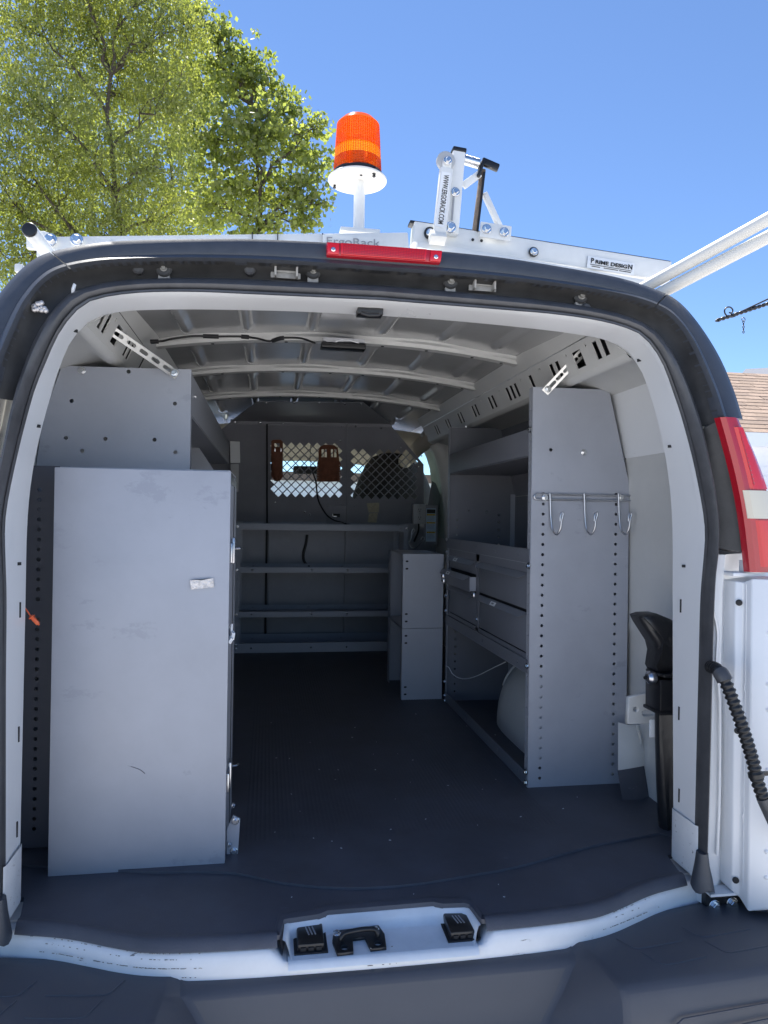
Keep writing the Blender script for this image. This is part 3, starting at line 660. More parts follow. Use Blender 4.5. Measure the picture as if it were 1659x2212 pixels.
# door slab: plan section extruded upwards
def door(sx):
    root = MB()
    plan = [(.852, .02), (.852, -.028), (.868, -.036), (.872, -.060), (.916, -.085), (1.20, -.20), (1.55, -.34), (1.60, -.30), (1.24, -.12), (.93, .03)]
    bot = [.688, .688, .672, .652, .672, .66, .66, .66, .66, .68]
    n = len(plan); top = 1.435
    vs = [V((sx * x, y, z)) for (x, y), z in zip(plan, bot)] + [V((sx * x, y, top if i > 2 else top - .01)) for i, (x, y) in enumerate(plan)]
    root.add(vs, [tuple(range(n))[::-1], tuple(range(n, 2 * n))] + [(i, (i + 1) % n, (i + 1) % n + n, i + n) for i in range(n)])
    d = root.build('rear_door', WHITE, VAN, bevel=.004, smooth=40)
    for z in (1.375, 1.07, .715):
        q = MB(); q.lathe((sx * .858, -.0335, z), [(.0075, 0), (.0075, -.003), (.005, -.004)], 14, (sx * .35, 1, 0)); q.build('door_plug', BLACKM, d)
    q = MB(); q.tube(cr([(sx * .8705, -.044, .70), (sx * .8705, -.044, .85), (sx * .8685, -.042, .87), (sx * .8705, -.044, .89), (sx * .8705, -.044, 1.15), (sx * .8685, -.042, 1.17), (sx * .8705, -.044, 1.20), (sx * .8705, -.044, 1.42)], 40), .0022, 6); q.build('door_hem', WHITE, d, smooth=60)
    for z in (1.31, 1.19, 1.13, .99, .90, .80, .74):
        q = MB(); q.lathe((sx * .905, -.080, z), [(.008, .004), (.005, .000), (.001, -.002)], 10, (sx * .4, 1, 0)); q.build('pressed_dimple', WHITE, d, smooth=60)
    q = MB(); q.bx(sx * .845, sx * .93, -.03, .03, 1.437, 1.446); q.bx(sx * .88, sx * .95, -.055, 0, 1.447, 1.475); q.build('hinge_bracket', WHITE, d, bevel=.002)
    return d
DOOR = door(1); door(-1)
b = MB(); b.bx(.80, 1.0, -.005, .06, .60, .672); b.build('bumper_mount', BLACK, VAN)
b = MB(); b.bx(.797, .90, -.03, .01, .676, .682); b.build('hinge_shelf', WHITE, VAN)
for px, py in ((1542, 1956), (1580, 1950)):
    fix(BOLT, 'bolt', at(px, py, y=-.006), (0, -1, 0), VAN, 1.5)
# corrugated wiring conduit to the door
path = cr([at(1535, 1440, y=-.03), at(1550, 1447, y=-.075), at(1568, 1475, y=-.10), at(1600, 1560, y=-.12), at(1625, 1640, y=-.125), at(1640, 1700, y=-.13), at(1668, 1765, y=-.135), at(1700, 1830, y=-.14)], 150)
rad = [.0148 if i % 4 < 2 else .0115 for i in range(150)]
q = MB(); q.tube(path[:112], rad[:112], 12); CON = q.build('wiring_conduit', DARKWIRE, VAN, smooth=60)
q = MB(); q.tube(path[110:], .0155, 12); q.build('conduit_sleeve', RUBBER, CON, smooth=60)
q = MB(); q.tube(path[18:26], .0175, 12); q.build('conduit_collar', RUBBER, CON, smooth=60)
q = MB(); q.tube(path[92:96], .0172, 12); q.box(path[94] + V((.02, 0, .004)), (.022, .008, .008)); q.build('conduit_clamp', BLACK, CON)

# wheel arches inside ---------------------------------------------------------------------------------
def wheel_arch(sx):
    b = MB(); rows = []; yc, ry = 1.02, .44
    def dome(a, f):
        sn = abs(math.sin(a)); y = yc - ry * math.copysign(abs(math.cos(a)) ** .62, math.cos(a)); dep = .238 * max(.02, sn) ** .55
        return V((sx * (.925 - dep * max(0, 1 - f ** 2.4) ** .5), max(.625, y), .70 + max(.004, .335 * sn ** .62) * f))
    for k in range(41): rows.append([dome(math.pi * (.02 + .98 * k / 40), f) for f in (1, .985, .95, .90, .82, .72, .6, .45, .3, .15, .0)])
    b.loft(rows); o_ = b.build('wheel_arch', WHITEIN, VAN, smooth=60)
    for k in range(4):
        a = math.pi * (.74 + .05 * k); q = MB(); pts = [dome(a, f) + V((-.002 * sx, 0, .001)) for f in (.97, .92, .85, .76, .66, .55)]
        q.tube(cr(pts, 12), [.003 + .007 * math.sin(3.14 * i / 11) for i in range(12)], 8); q.build('pressed_rib', WHITEIN, o_, smooth=60)
    return o_
wheel_arch(1); wheel_arch(-1)
# rear tail of the right arch, seen past the end panel, and the mat turned up against it
b = MB(); rows = []
for px, pt, pb in ((1335, 1560, 1664), (1356, 1566, 1661), (1378, 1566, 1657), (1398, 1567, 1653), (1412, 1570, 1651), (1424, 1585, 1652), (1432, 1612, 1656), (1440, 1650, 1662)):
    f_ = max(0, (px - 1380) / 60); rows.append([at(px, pb + (pt - pb) * k / 8, y=.50 + .10 * f_ + .05 * (k / 8) ** 2) for k in range(9)])
b.loft(rows); AR = b.build('wheel_arch', WHITEIN, VAN, smooth=60)
q = MB(); rows = [[r_[0] + V((0, .003, 0)) for r_ in rows], [V((r_[0].x, r_[0].y - .03, .708)) for r_ in rows], [V((r_[0].x, r_[0].y - .12, .7065)) for r_ in rows]]; q.loft(rows); q.build('mat_upturn', MAT, MATO, smooth=60)
for pa_ in (((1376, 1568), (1384, 1600), (1388, 1655)), ((1402, 1568), (1412, 1605), (1415, 1650))):
    q = MB(); q.tube(cr([at(px, py, y=.502 + .02 * j_) for j_, (px, py) in enumerate(pa_)], 14), .0035, 8); q.build('pressed_rib', WHITEIN, AR, smooth=60)
c_ = [at(px, py, y=.40) for px, py in ((1355, 1505), (1425, 1488), (1428, 1560), (1352, 1563))]
O = c_[3]; plate('jack_bracket', [(p.x - O.x, p.z - O.z) for p in (c_[3], c_[2], c_[1], c_[0])], [slot(.068, .032, .042, .016), circ(.026, .044, .007)], .012, O, (1, 0, 0), (0, 0, 1), WHITEIN, VAN, bev=.003)

# cab beyond the partition -------------------------------------------------------------------------------
b = MB(); b.loft([[V((x, y, z - .06 * (x / .8) ** 2)) for x in (-.8, -.4, 0, .4, .8)] for y, z in ((3.0, 2.16), (3.3, 2.14), (3.75, 2.06), (3.95, 1.98))]); b.build('headliner', LINER, VAN, smooth=60)
for sx in (-1, 1):
    b = MB(); pts = [V((sx * .70, 2.72, 2.10)), V((sx * .80, 2.74, 1.98)), V((sx * .875, 2.78, 1.70)), V((sx * .90, 2.80, 1.35)), V((sx * .92, 2.80, .72))]
    b.tube(cr(pts, 20), [.055] * 20, 12); b.build('side_pillar', WHITEIN, VAN, smooth=60)
    b = MB(); b.tube(cr([V((sx * .72, 2.60, 2.06)), V((sx * .72, 2.85, 2.04)), V((sx * .73, 3.3, 2.0)), V((sx * .74, 3.8, 1.9)), V((sx * .80, 4.3, 1.45))], 20), .05, 10); b.build('door_header', LINER, VAN, smooth=60)
    b = MB(); b.add([(sx * .97, 3.25, .4), (sx * .97, 4.6, .4), (sx * .95, 4.6, 1.30), (sx * .95, 3.25, 1.30)], [(0, 1, 2, 3)]); b.build('cab_door', CLOTH, VAN)
    b = MB(); b.add([(sx * .95, 2.9, 1.30), (sx * .95, 4.5, 1.30), (sx * .80, 3.9, 1.98), (sx * .79, 2.9, 2.0)], [(0, 1, 2, 3)]); b.build('door_window', GLASS, VAN)
b = MB(); b.add([(-.92, 4.62, 1.30), (.92, 4.62, 1.30), (.76, 3.95, 1.98), (-.76, 3.95, 1.98)], [(0, 1, 2, 3)]); b.build('windscreen', GLASS, VAN)
b = MB(); b.loft([[V((x, y, z)) for x in (-.92, 0, .92)] for y, z in ((4.05, .75), (3.98, 1.12), (4.08, 1.26), (4.3, 1.30), (4.66, 1.30), (4.75, 1.2), (5.3, 1.12), (5.4, .5))]); b.build('dashboard', BLACKM, VAN, smooth=50)
# rear-view mirror strip seen through the mesh, sun visor
q = MB(); q.box((.06, 3.86, 1.905), (.26, .03, .06)); q.build('rearview_mirror', BLACKM, VAN, bevel=.012)
# passenger seat
def seat(px):
    root = MB(); top = at(835, 978, y=3.62); rows = []
    cx = top.x
    for z, w_, y in ((1.05, .25, 3.55), (1.3, .255, 3.60), (1.5, .25, 3.62), (1.64, .235, 3.64), (1.76, .20, 3.66), (1.85, .165, 3.67), (1.915, .125, 3.68), (1.945, .07, 3.68), (1.952, .02, 3.68)):
        n = 20; rows.append([V((cx + .06 + w_ * 1.28 * math.copysign(abs(math.cos(t)) ** .6, math.cos(t)), y + .09 * min(1, w_ * 6) * math.sin(t), z + .085)) for t in [6.28318 * k / n for k in range(n)]])
    root.loft(rows, closed=True, cap=True); return root.build('seat_back', CLOTH, VAN, smooth=70)
seat(0)

# ================================================================ PARTITION
PT = thing('partition', 'dark steel bulkhead with diamond mesh windows behind the cab seats', 'partition', (0, 3.38, .70))
PK, PTOP = V((0, 3.38, 1.50)), V((0, 2.95, 2.155)); pdir = (PTOP - PK).normalized(); pn = V((1, 0, 0)).cross(pdir)
PL = (PK, pn); VP_ = (V((0, 3.38, 0)), V((0, 1, 0)))
def pk2(px, py):
    p = at(px, py, plane=PL) - PK; return (p.x, p.dot(pdir))
def dia(cx, cy, hw, hh): return [pk2(cx - hw, cy), pk2(cx, cy - hh), pk2(cx + hw, cy), pk2(cx, cy + hh)]
KY = pk2(700, 1128)[1]
def xat(px): return pk2(px, 1128)[0]
# centre panel with mesh
holes = []
def lattice(x0, x1, y0, y1, inside, tilt=0.0):
    px, py = 18.6, 18.6; hw, hh = 8.0, 8.0
    for r_ in range(0, 16):
        for c_ in range(0, 16):
            x = x0 + c_ * px + (px / 2 if r_ % 2 else 0); y = y0 + r_ * py / 2 + tilt * (x - x0)
            if x <= x1 and y <= y1 + tilt * (x - x0) and inside(x, y): holes.append(dia(x, y, hw, hh))
lattice(592, 738, 963, 1066, lambda x, y: True, .014)
cen_o = [(xat(580), KY), (xat(745), KY), pk2(743, 918), pk2(582, 913)]
cen_o[0] = (pk2(580, 1128)[0], KY); 
holes.append([pk2(px, py) for px, py in ((714, 1104), (735, 1104), (735, 1118), (714, 1118))])
CP = plate('centre_panel', cen_o, holes, .003, PK + V((0, -.006, 0)), (1, 0, 0), pdir, PART, PT)
holes = []
def in_r(x, y): return y > 968 + (x - 872) * 1.02 if x > 872 else True
lattice(765, 898, 977, 1078, in_r, .014)
R_o = [(xat(752), KY), (pk2(916, 1128)[0], KY), pk2(915, 1003), pk2(845, 920), pk2(752, 918)]
RP = plate('right_panel', R_o, holes, .003, PK, (1, 0, 0), pdir, PART, PT)
L_o = [(-.80, KY), (xat(576), KY), pk2(577, 913), pk2(500, 910), (-.80, pk2(500, 1000)[1])]
LP = plate('left_panel', L_o, [], .003, PK, (1, 0, 0), pdir, PART, PT)
# raised edge channels beside the centre panel
for px in (577, 749):
    a, c_ = at(px, 916, plane=PL), at(px, 1128, plane=PL); q = MB(); q.bar(a + V((0, -.008, 0)), c_ + V((0, -.008, 0)), .010, .022); q.build('edge_channel', BLACKM if px == 577 else PART, PT, bevel=.001)
    q = MB(); q.bx(c_.x - .008, c_.x + .006, 3.358, 3.376, .74, 1.50); q.build('edge_channel', BLACKM if px == 577 else PART, PT)
# lower vertical sheets
plate('lower_left_panel', rect(-.86, c_.x * 0 + xat(576), .0, .80), [circ(x, z, .006) for x in (-.40, -.30) for z in (.36, .74, .15)], .003, (0, 3.38, .70), (1, 0, 0), (0, 0, 1), PART, PT)
plate('lower_centre_panel', rect(xat(581), xat(744), .06, .80), [circ(x, z, .006) for x in (.05, .12, .43) for z in (.36, .70)] + [circ(.25, .10, .006), circ(.36, .10, .006)], .003, (0, 3.370, .70), (1, 0, 0), (0, 0, 1), PART, PT)
plate('lower_right_panel', rect(xat(752), .93, .0, .80), [circ(x, z, .006) for x in (.58, .66) for z in (.36, .70)], .003, (0, 3.38, .70), (1, 0, 0), (0, 0, 1), PART, PT)
plate('backing_sheet', rect(-.93, .93, .0, .82), [], .003, (0, 3.40, .70), (1, 0, 0), (0, 0, 1), PART, PT)
for px in (577, 749):
    q = MB(); a, c_ = at(px, 914, plane=PL), at(px, 1140, plane=PL); q.bar(a + V((0, .012, 0)), c_ + V((0, .012, 0)), .045, .004); q.build('joint_cover', PART, PT)
# right filler panel between the mesh panel and the pillar, below shoulder height
O = at(917, 1128, plane=PL); plate('side_filler', [(0, 0), (.13, .0), (.13, .20), (.03, .40), (0, .42)], [], .003, V((O.x + .002, 3.39, 1.46)), (1, 0, 0), pdir, PART, PT)
plate('side_filler', [(0, 0), (-.10, .0), (-.10, .30), (0, .36)], [], .003, V((-.80, 3.38, 1.50)), (1, 0, 0), pdir, PART, PT)
# near-horizontal roof filler between the third bow and the panel head
f_ = [at(555, 868, y=2.15), at(785, 870, y=2.15), at(843, 916, plane=PL), at(500, 909, plane=PL)]
b = MB(); b.prism([p + V((0, 0, 0)) for p in f_], (0, .002, .003)); b.build('roof_filler', PART, PT)
a, c_ = at(498, 912, plane=PL), at(846, 919, plane=PL); q = MB(); q.bar(a + V((0, .002, .002)), c_ + V((0, .002, .002)), .03, .012, (0, 1, 0)); q.build('head_angle', PART, PT)
for px in (575, 635, 690, 745, 780): fix(SCREW, 'screw', at(px, 868 if px < 700 else 871, y=2.148) + V((0, 0, -.004)), (0, -.6, -.8), PT, .9)
for px, py in ((508, 913), (562, 914), (612, 916), (737, 921), (768, 921), (823, 924)): fix(BOLT if px in (508, 562, 768, 823) else SCREW, 'screw', at(px, py, plane=PL) + V((0, -.006, 0)), -pn if pn.y > 0 else pn, PT, .9)
for px, py in ((594, 950), (735, 952), (595, 1085), (737, 1089), (766, 1094), (866, 968), (904, 1008), (910, 985)): fix(SCREW, 'screw', at(px, py, plane=PL) + V((0, -.009, 0)), -pn if pn.y > 0 else pn, PT, .8)
for px, py in ((659, 1105), (669, 1111)): fix(BOLT, 'bolt', at(px, py + 1, plane=PL) + V((0, -.010, 0)), -pn if pn.y > 0 else pn, PT, .85)
# recessed latch box with a chrome pull
a, c_ = at(707, 1089, plane=PL), at(745, 1132, plane=PL)
q = MB(); O = (a + c_) / 2 + V((0, -.012, 0)); q.box(O, (abs(c_.x - a.x), .012, .004 + abs(c_.z - a.z) * 1.05), Matrix.Rotation(math.atan2(pdir.y, pdir.z), 3, 'X').inverted())
LT = q.build('latch_box', PART, PT, bevel=.002)
q = MB(); p = at(725, 1112, plane=PL) + V((0, -.022, 0)); q.box(p, (.055, .004, .034)); q.build('latch_opening', BLACKM, LT)
q = MB(); q.tube([p + V((-.024, -.004, .008)), p + V((-.022, -.008, -.010)), p + V((.004, -.008, -.012))], .005, 8); q.build('latch_pull', CHROME, LT, smooth=60)
# tape scraps
def tape(corners, parent, m_, plane=None, y=None, label=None, th=.002):
    pts = [at(px, py, plane=plane, y=y) + V((0, -.004, 0)) for px, py in corners]; q = MB(); q.prism(pts, (0, -th, 0)); o_ = q.build('tape', m_, parent)
    if label: o_['label'] = label
    return o_
P2 = (PK + V((0, -.006, 0)), pn)
tape(((792, 1087), (819, 1086), (818, 1107), (796, 1107)), PT, FOAM, P2, label='torn square of yellowed tape'); tape(((797, 1109), (816, 1108), (813, 1129), (794, 1128)), PT, FOAM, P2)
tape(((497, 953), (518, 954), (519, 1000), (498, 1000)), PT, LAB, y=3.0, label='tall strip of whitish tape'); tape(((498, 1002), (516, 1002), (515, 1062), (500, 1062)), PT, OUTLET, y=3.02)
for k in range(4): pass

# cable running down through the panel
q = MB(); q.tube(cr([at(px, py, plane=PL) + V((0, -d, 0)) for px, py, d in ((672, 955, .0), (670, 1000, .01), (682, 1040, .012), (684, 1060, .015), (689, 1085, .015), (705, 1112, .02), (722, 1124, .02), (740, 1128, .015), (752, 1136, .01))], 40), [.0018] * 12 + [.0055] * 28, 8)
tag(q.build('coiled_cable', DARKWIRE), 'thin black cable hanging across the diamond mesh of the bulkhead', 'cable')
q = MB(); q.tube(cr([at(px, py, y=3.34) for px, py in ((664, 1155), (661, 1175), (656, 1195), (657, 1212), (668, 1225))], 24), .009, 10); tag(q.build('hose_stub', DARKWIRE, smooth=60), 'short black cable stub curving out of the lower bulkhead behind the low shelf', 'cable')

# leather pouches hung on the mesh
def pouch_holster():
    T = thing('tool_pouch', 'narrow brown leather pliers sheath hung on the mesh, left of the wide pouch', 'tool pouch', at(598, 1000, plane=PL) + V((0, -.03, 0)))
    out = [(586, 953), (590, 950), (606, 950), (611, 954), (611, 1030), (605, 1038), (600, 1040), (592, 1038), (586, 1028)]
    P3 = (PK + V((0, -.018, 0)), pn); O = at(598, 1000, plane=P3)
    f = lambda px, py: ((at(px, py, plane=P3) - O).x, (at(px, py, plane=P3) - O).dot(pdir))
    plate('back_leather', [f(*p) for p in out], [[f(*p) for p in ((593, 957), (604, 957), (604, 966), (593, 966))]], .005, O, (1, 0, 0), pdir, LEATHER, T, bev=.001)
    q = MB(); rows = []
    for py, w_, d in ((975, 12.5, .012), (990, 12.5, .022), (1015, 12, .026), (1028, 9, .022), (1036, 5, .012)):
        c_ = at(598.5, py, plane=P3); hw = w_ / FPX * (c_ - CAM).length; n = 12
        rows.append([c_ + V((hw * math.cos(t), 0, 0)) + pn * (-abs(1) * d * math.sin(t) * (1 if pn.y > 0 else -1)) for t in [math.pi * k / n for k in range(n + 1)]])
    q.loft(rows); q.build('sheath', LEATHER, T, smooth=60)
    for px, py in ((594, 970), (607, 970)):
        q = MB(); c_ = at(px, py, plane=P3) + V((0, -.006, 0)); q.box(c_, (.006, .003, .035)); q.build('tool_handle', CHROME, T, bevel=.001)
def pouch_wide():
    P3 = (PK + V((0, -.018, 0)), pn); O = at(708, 1000, plane=P3)
    T = thing('tool_pouch', 'wide brown leather tool pouch with riveted pockets hung on the mesh', 'tool pouch', O)
    f = lambda px, py: ((at(px, py, plane=P3) - O).x, (at(px, py, plane=P3) - O).dot(pdir))
    out = [(688, 974), (692, 965), (700, 961), (722, 962), (730, 968), (733, 995), (736, 1002), (735, 1040), (684, 1040), (685, 1000), (688, 995)]
    slots_ = [[f(*p) for p in ((x - 2.2, 970), (x + 2.2, 970), (x + 2.6, 988), (x - 2.6, 988))] for x in (697, 703.5, 717, 724.5)]
    plate('back_leather', [f(*p) for p in out], slots_, .005, O, (1, 0, 0), pdir, LEATHER, T, bev=.001)
    for x0, x1, y0, y1, d in ((686, 734, 1003, 1039, .014), (690, 709, 1012, 1038, .022), (711, 732, 1012, 1038, .022)):
        q = MB(); rows = []
        for py in (y0, (y0 + y1) / 2, y1):
            row = []
            for k in range(9):
                px = x0 + (x1 - x0) * k / 8; row.append(at(px, py + 2 * math.sin(3.14 * k / 8) * (1 if py == y0 else 0), plane=P3) + V((0, -d * math.sin(3.14 * k / 8) ** .5 - .003, 0)))
            rows.append(row)
        q.loft(rows); q.build('pocket', LEATHER, T, smooth=60)
    for k in range(7):
        for px in (686.5, 733.5): fix(SCREW, 'rivet', at(px, 1005 + 5.5 * k, plane=P3) + V((0, -.010, 0)), -pn if pn.y > 0 else pn, T, .45)
pouch_holster(); pouch_wide()

# outlet, warning sticker, wire hook at the right side of the partition
PY = 3.10
def outlet():
    a, c_ = at(893, 1089, y=PY), at(918, 1131, y=PY); T = thing('power_outlet', 'grey double power outlet on the right side of the bulkhead', 'outlet', (a + c_) / 2)
    q = MB(); q.bx(a.x, c_.x, PY - .01, PY + .045, c_.z, a.z); q.build('box', GALV, T, bevel=.003)
    q = MB(); q.bx(a.x - .001, c_.x + .001, PY - .014, PY - .010, c_.z - .001, a.z + .001); q.build('cover_plate', OUTLET, T, bevel=.001)
    cx, cz = (a.x + c_.x) / 2, (a.z + c_.z) / 2
    for dz in (.026, -.026):
        q = MB(); q.bx(cx - .016, cx + .016, PY - .017, PY - .0145, cz + dz - .017, cz + dz + .017); s_ = q.build('socket', OUTLET, T, bevel=.002)
        q = MB(); q.bx(cx - .009, cx - .006, PY - .0182, PY - .0168, cz + dz - .002, cz + dz + .009); q.bx(cx + .006, cx + .009, PY - .0182, PY - .0168, cz + dz - .002, cz + dz + .009); q.bx(cx - .003, cx + .003, PY - .0182, PY - .0168, cz + dz - .012, cz + dz - .006); q.build('socket_slot', INK, s_)
    fix(SCREW, 'screw', (cx, PY - .0145, a.z - .006), (0, -1, 0), T, .5); fix(SCREW, 'screw', (cx, PY - .0145, cz), (0, -1, 0), T, .5)
    q = MB(); q.tube(cr([V((cx, PY + .01, c_.z)), V((cx, PY + .02, c_.z - .05)), V((cx - .01, PY + .1, c_.z - .12))], 12), .006, 8); q.build('cord', DARKWIRE, T)
outlet()
def sticker():
    a, c_ = at(921, 1098, y=PY), at(941, 1170, y=PY); T = thing('warning_label', 'tall pale blue warning label with yellow bands beside the power outlet', 'label', (a + c_) / 2)
    q = MB(); q.bx(a.x, c_.x, PY, PY + .003, c_.z, a.z); q.build('label_sheet', mat('label_blue', (.52, .66, .80), .4), T)
    q = MB(); q.bx(a.x - .012, c_.x + .012, PY + .0035, PY + .010, c_.z - .02, a.z + .02); q.build('mount_panel', PART, T)
    W_, H_ = c_.x - a.x, a.z - c_.z
    q = MB(); q.bx(a.x + .004, c_.x - .004, PY - .0012, PY, a.z - H_ * .15, a.z - H_ * .03); q.build('printed_header', INK, T)
    for f_ in (.17, .41, .70):
        z1 = a.z - H_ * f_; q = MB(); q.bx(a.x + .004, c_.x - .004, PY - .0012, PY, z1 - .010, z1); bnd = q.build('yellow_band', YEL, T)
        text_mesh('WARNING', .008, V(((a.x + c_.x) / 2 + .004, PY - .0016, z1 - .005)), (1, 0, 0), (0, 0, 1), INK, T, width=W_ * .55, th=.0002)
        q = MB(); q.add([(a.x + .006, PY - .0016, z1 - .0085), (a.x + .014, PY - .0016, z1 - .0085), (a.x + .010, PY - .0016, z1 - .0015)], [(0, 1, 2)]); q.build('hazard_triangle', INK, T)
        q = MB()
        for k in range(5): q.bx(a.x + .006, c_.x - .006 - random.uniform(0, .01), PY - .0008, PY, z1 - .018 - .0065 * k, z1 - .0165 - .0065 * k)
        q.build('printed_lines', INKG, T)
sticker()
q = MB(); pts = [at(px, py, y=y) for px, py, y in ((880, 1148, 2.97), (881, 1165, 2.98), (886, 1180, 2.98), (893, 1184, 2.97), (902, 1181, 2.94), (910, 1172, 2.92), (916, 1166, 2.91), (916, 1161, 2.91), (911, 1161, 2.91), (909, 1166, 2.91))]
q.tube(cr(pts, 50), .0032, 8); pts = [at(px, py, y=3.02) for px, py in ((881, 1172), (886, 1168), (889, 1158), (893, 1150), (896, 1146), (893, 1143), (890, 1147), (889, 1156))]
q.tube(cr(pts, 40), .0032, 8); tag(q.build('wire_hook', WIREM, smooth=60), 'bent wire hook at the right end of the low shelf rack', 'hook')

# ================================================================ LOW RACK IN FRONT OF THE PARTITION
LR = thing('shelf_rack', 'low open steel shelf rack against the bulkhead at the end of the aisle', 'shelving', (.1, 3.1, .70))
X0, X1, YF, YB = -.448, .640, 2.96, 3.33
def lpost(x, y, z0, z1, sx, sy, parent, w_=.030):
    hs = [circ(w_ / 2, z, .0042, 8) for z in [.03 + .028 * k for k in range(int((z1 - z0 - .04) / .028))]]
    p_ = plate('post', rect(0, w_, 0, z1 - z0), hs, .002, (x, y, z0), (sx, 0, 0), (0, 0, 1), STEEL, parent)
    plate('post_flange', rect(0, w_, 0, z1 - z0), hs, .002, (x, y, z0), (0, sy, 0), (0, 0, 1), STEEL, p_)
for x, sx in ((X0, 1), (X1, -1)):
    lpost(x, YF, .70, 1.51, sx, 1, LR); lpost(x, YB, .70, 1.51, sx, -1, LR)
for zc, h_, solid in ((1.490, .034, 0), (1.222, .032, 1), (.945, .032, 1), (.735, .062, 0)):
    pass
    for y, sy in ((YF - .003, 1), (YB - .02, -1)):
        dz = 0 if zc > 1.4 or zc < .8 else 0
        hs = [slot(x, .5 * h_, .016, .008) for x in (.105, .475, .70, 1.04)] 
        rl = plate('shelf_rail', rect(.002, X1 - X0 - .002, 0, h_), hs if zc > .8 else [circ(x, .5 * h_, .006) for x in (.105, .475, .70)], .002, (X0, y, zc - h_ / 2), (1, 0, 0), (0, 0, 1), STEEL, LR)
        q = MB(); q.bx(X0 + .002, X1 - .002, min(y, y + sy * .03), max(y, y + sy * .03), zc - h_ / 2 - .003, zc - h_ / 2 - .001); q.build('rail_foot', STEEL, rl)
    for x in (X0 + .012, X1 - .012): fix(BOLT, 'bolt', (x, YF - .005, zc), (0, -1, 0), LR, .9)
    if zc < .8:
        fix(BOLT, 'bolt', (X0 + .012, YF - .005, zc + .022), (0, -1, 0), LR, .9)
    if solid: 
        q = MB(); q.bx(X0 + .01, X1 - .01, YF + .03, YB - .03, zc - h_ / 2 - .002, zc - h_ / 2 + .001); q.build('shelf_tray', STEEL, LR)

# ================================================================ RIGHT SHELVING UNIT
RU = thing('shelving_unit', 'tall grey steel shelving unit with drawers along the right wall', 'shelving', (.75, 1.15, .70))
RX, RXB, RY0, RY1 = .580, .915, .612, 1.70
def endpanel(y, parent, holes, name='end_panel', front=STEEL2):
    pts = [(0, 0), (RXB - RX, 0), (RXB - RX, .985), (RXB - RX - .075, 1.292), (0, 1.290)]
    return plate(name, pts, holes, .003, (RX, y, .70), (1, 0, 0), (0, 0, 1), front, parent)
hs = [circ(.040, z, .0052) for z in [.035 + .0326 * k for k in range(29)]] + [circ(.290, z, .0052) for z in [.038 + .0326 * k for k in range(29)]] + [circ(.063, 1.09, .006), circ(.175, .93, .0045)]
EP = endpanel(RY0, RU, [h for h in hs])
endpanel(RY1, RU, [circ(.045, z, .005) for z in [.05 + .035 * k for k in range(25)]] + [circ(.25, z, .005) for z in [.60 + .035 * k for k in range(9)]] + [circ(.10, .90, .004), circ(.19, .895, .004)], front=SHADED)
for y, s_ in ((RY0, 1), (RY1, -1)):      # folded front flanges with punched holes
    plate('panel_flange', rect(0, .028, 0, 1.29), [circ(.014, .03 + .033 * k, .004, 8) for k in range(37)], .002, (RX, y, .70), (0, s_, 0), (0, 0, 1), STEEL, RU)
    q = MB(); q.bx(RXB - .03, RXB, min(y, y + s_ * .003) + s_ * .004, max(y, y + s_ * .003) + s_ * .004, .70, 1.68); q.build('rear_stiffener', STEEL, RU)
# stiffener behind the lower end panel (holes there show grey)
q = MB(); q.bx(RX + .02, RX + .06, RY0 + .006, RY0 + .009, .78, 1.06); q.build('foot_stiffener', STEEL, RU)
fix(BOLT, 'bolt', (RX + .175, RY0 - .002, .70 + 1.085), (0, -1, 0), RU, 1.0)
for z in (1.853, 1.415, 1.095, .755, .722): fix(BOLT, 'bolt', (RX - .004, RY0 + .004, z), (-1, -.2, 0), RU, 1.0)
for z in (1.463, 1.405, 1.20, 1.13, .80, .735, .71): fix(BOLT, 'bolt', (RX - .004, RY1 - .010, z), (-1, -.2, 0), RU, .85)
fix(BOLT, 'bolt', at(1008, 921, y=RY1 - .003), (0, -1, 0), RU, .8)
q = MB(); q.bx(RX + .002, RXB - .006, RY0 + .004, RY1 - .004, 1.768, 1.771); q.build('top_shelf', SHADED, RU)
q = MB(); q.bx(RX - .002, RX, RY0 + .030, RY1 - .030, 1.772, 1.858); q.build('top_shelf_lip', SHADED, RU, bevel=.0006)
q = MB(); q.bx(RXB - .008, RXB - .006, RY0 + .003, RY1 - .003, 1.05, 1.67); q.build('back_sheet', SHADED, RU)
q = MB(); q.add([(RXB - .006, RY0 + .003, 1.672), (RXB - .006, RY1 - .003, 1.672), (RXB - .08, RY1 - .003, 1.985), (RXB - .08, RY0 + .003, 1.985)], [(0, 1, 2, 3)]); q.build('upper_back_sheet', SHADED, RU)
q = MB(); q.bx(RX + .002, RXB - .01, RY0 + .004, RY1 - .004, 1.425, 1.428); q.build('middle_shelf', SHADED, RU)
q = MB(); q.bx(RX + .006, RXB - .012, RY0 + .02, RY1 - .06, 1.4282, 1.432); q.build('shelf_liner', MAT, RU)
for nm, z0, z1, hy in (('middle_rail', 1.424, 1.470, (.1, .35, .6, .85)), ('drawer_rail', 1.070, 1.112, (.1, .5)), ('floor_rail', .712, .752, (.08, .3, .7))):
    plate(nm, rect(.004, RY1 - RY0 - .004, 0, z1 - z0), [slot(h_, .5 * (z1 - z0), .007, .014) for h_ in hy], .002, (RX - .003, RY0, z0), (0, 1, 0), (0, 0, 1), DRAW, RU)
    q = MB(); q.bx(RX - .003, RX + .03, RY0 + .004, RY1 - .004, z0 - .002, z0); q.build('rail_foot', STEEL, RU)
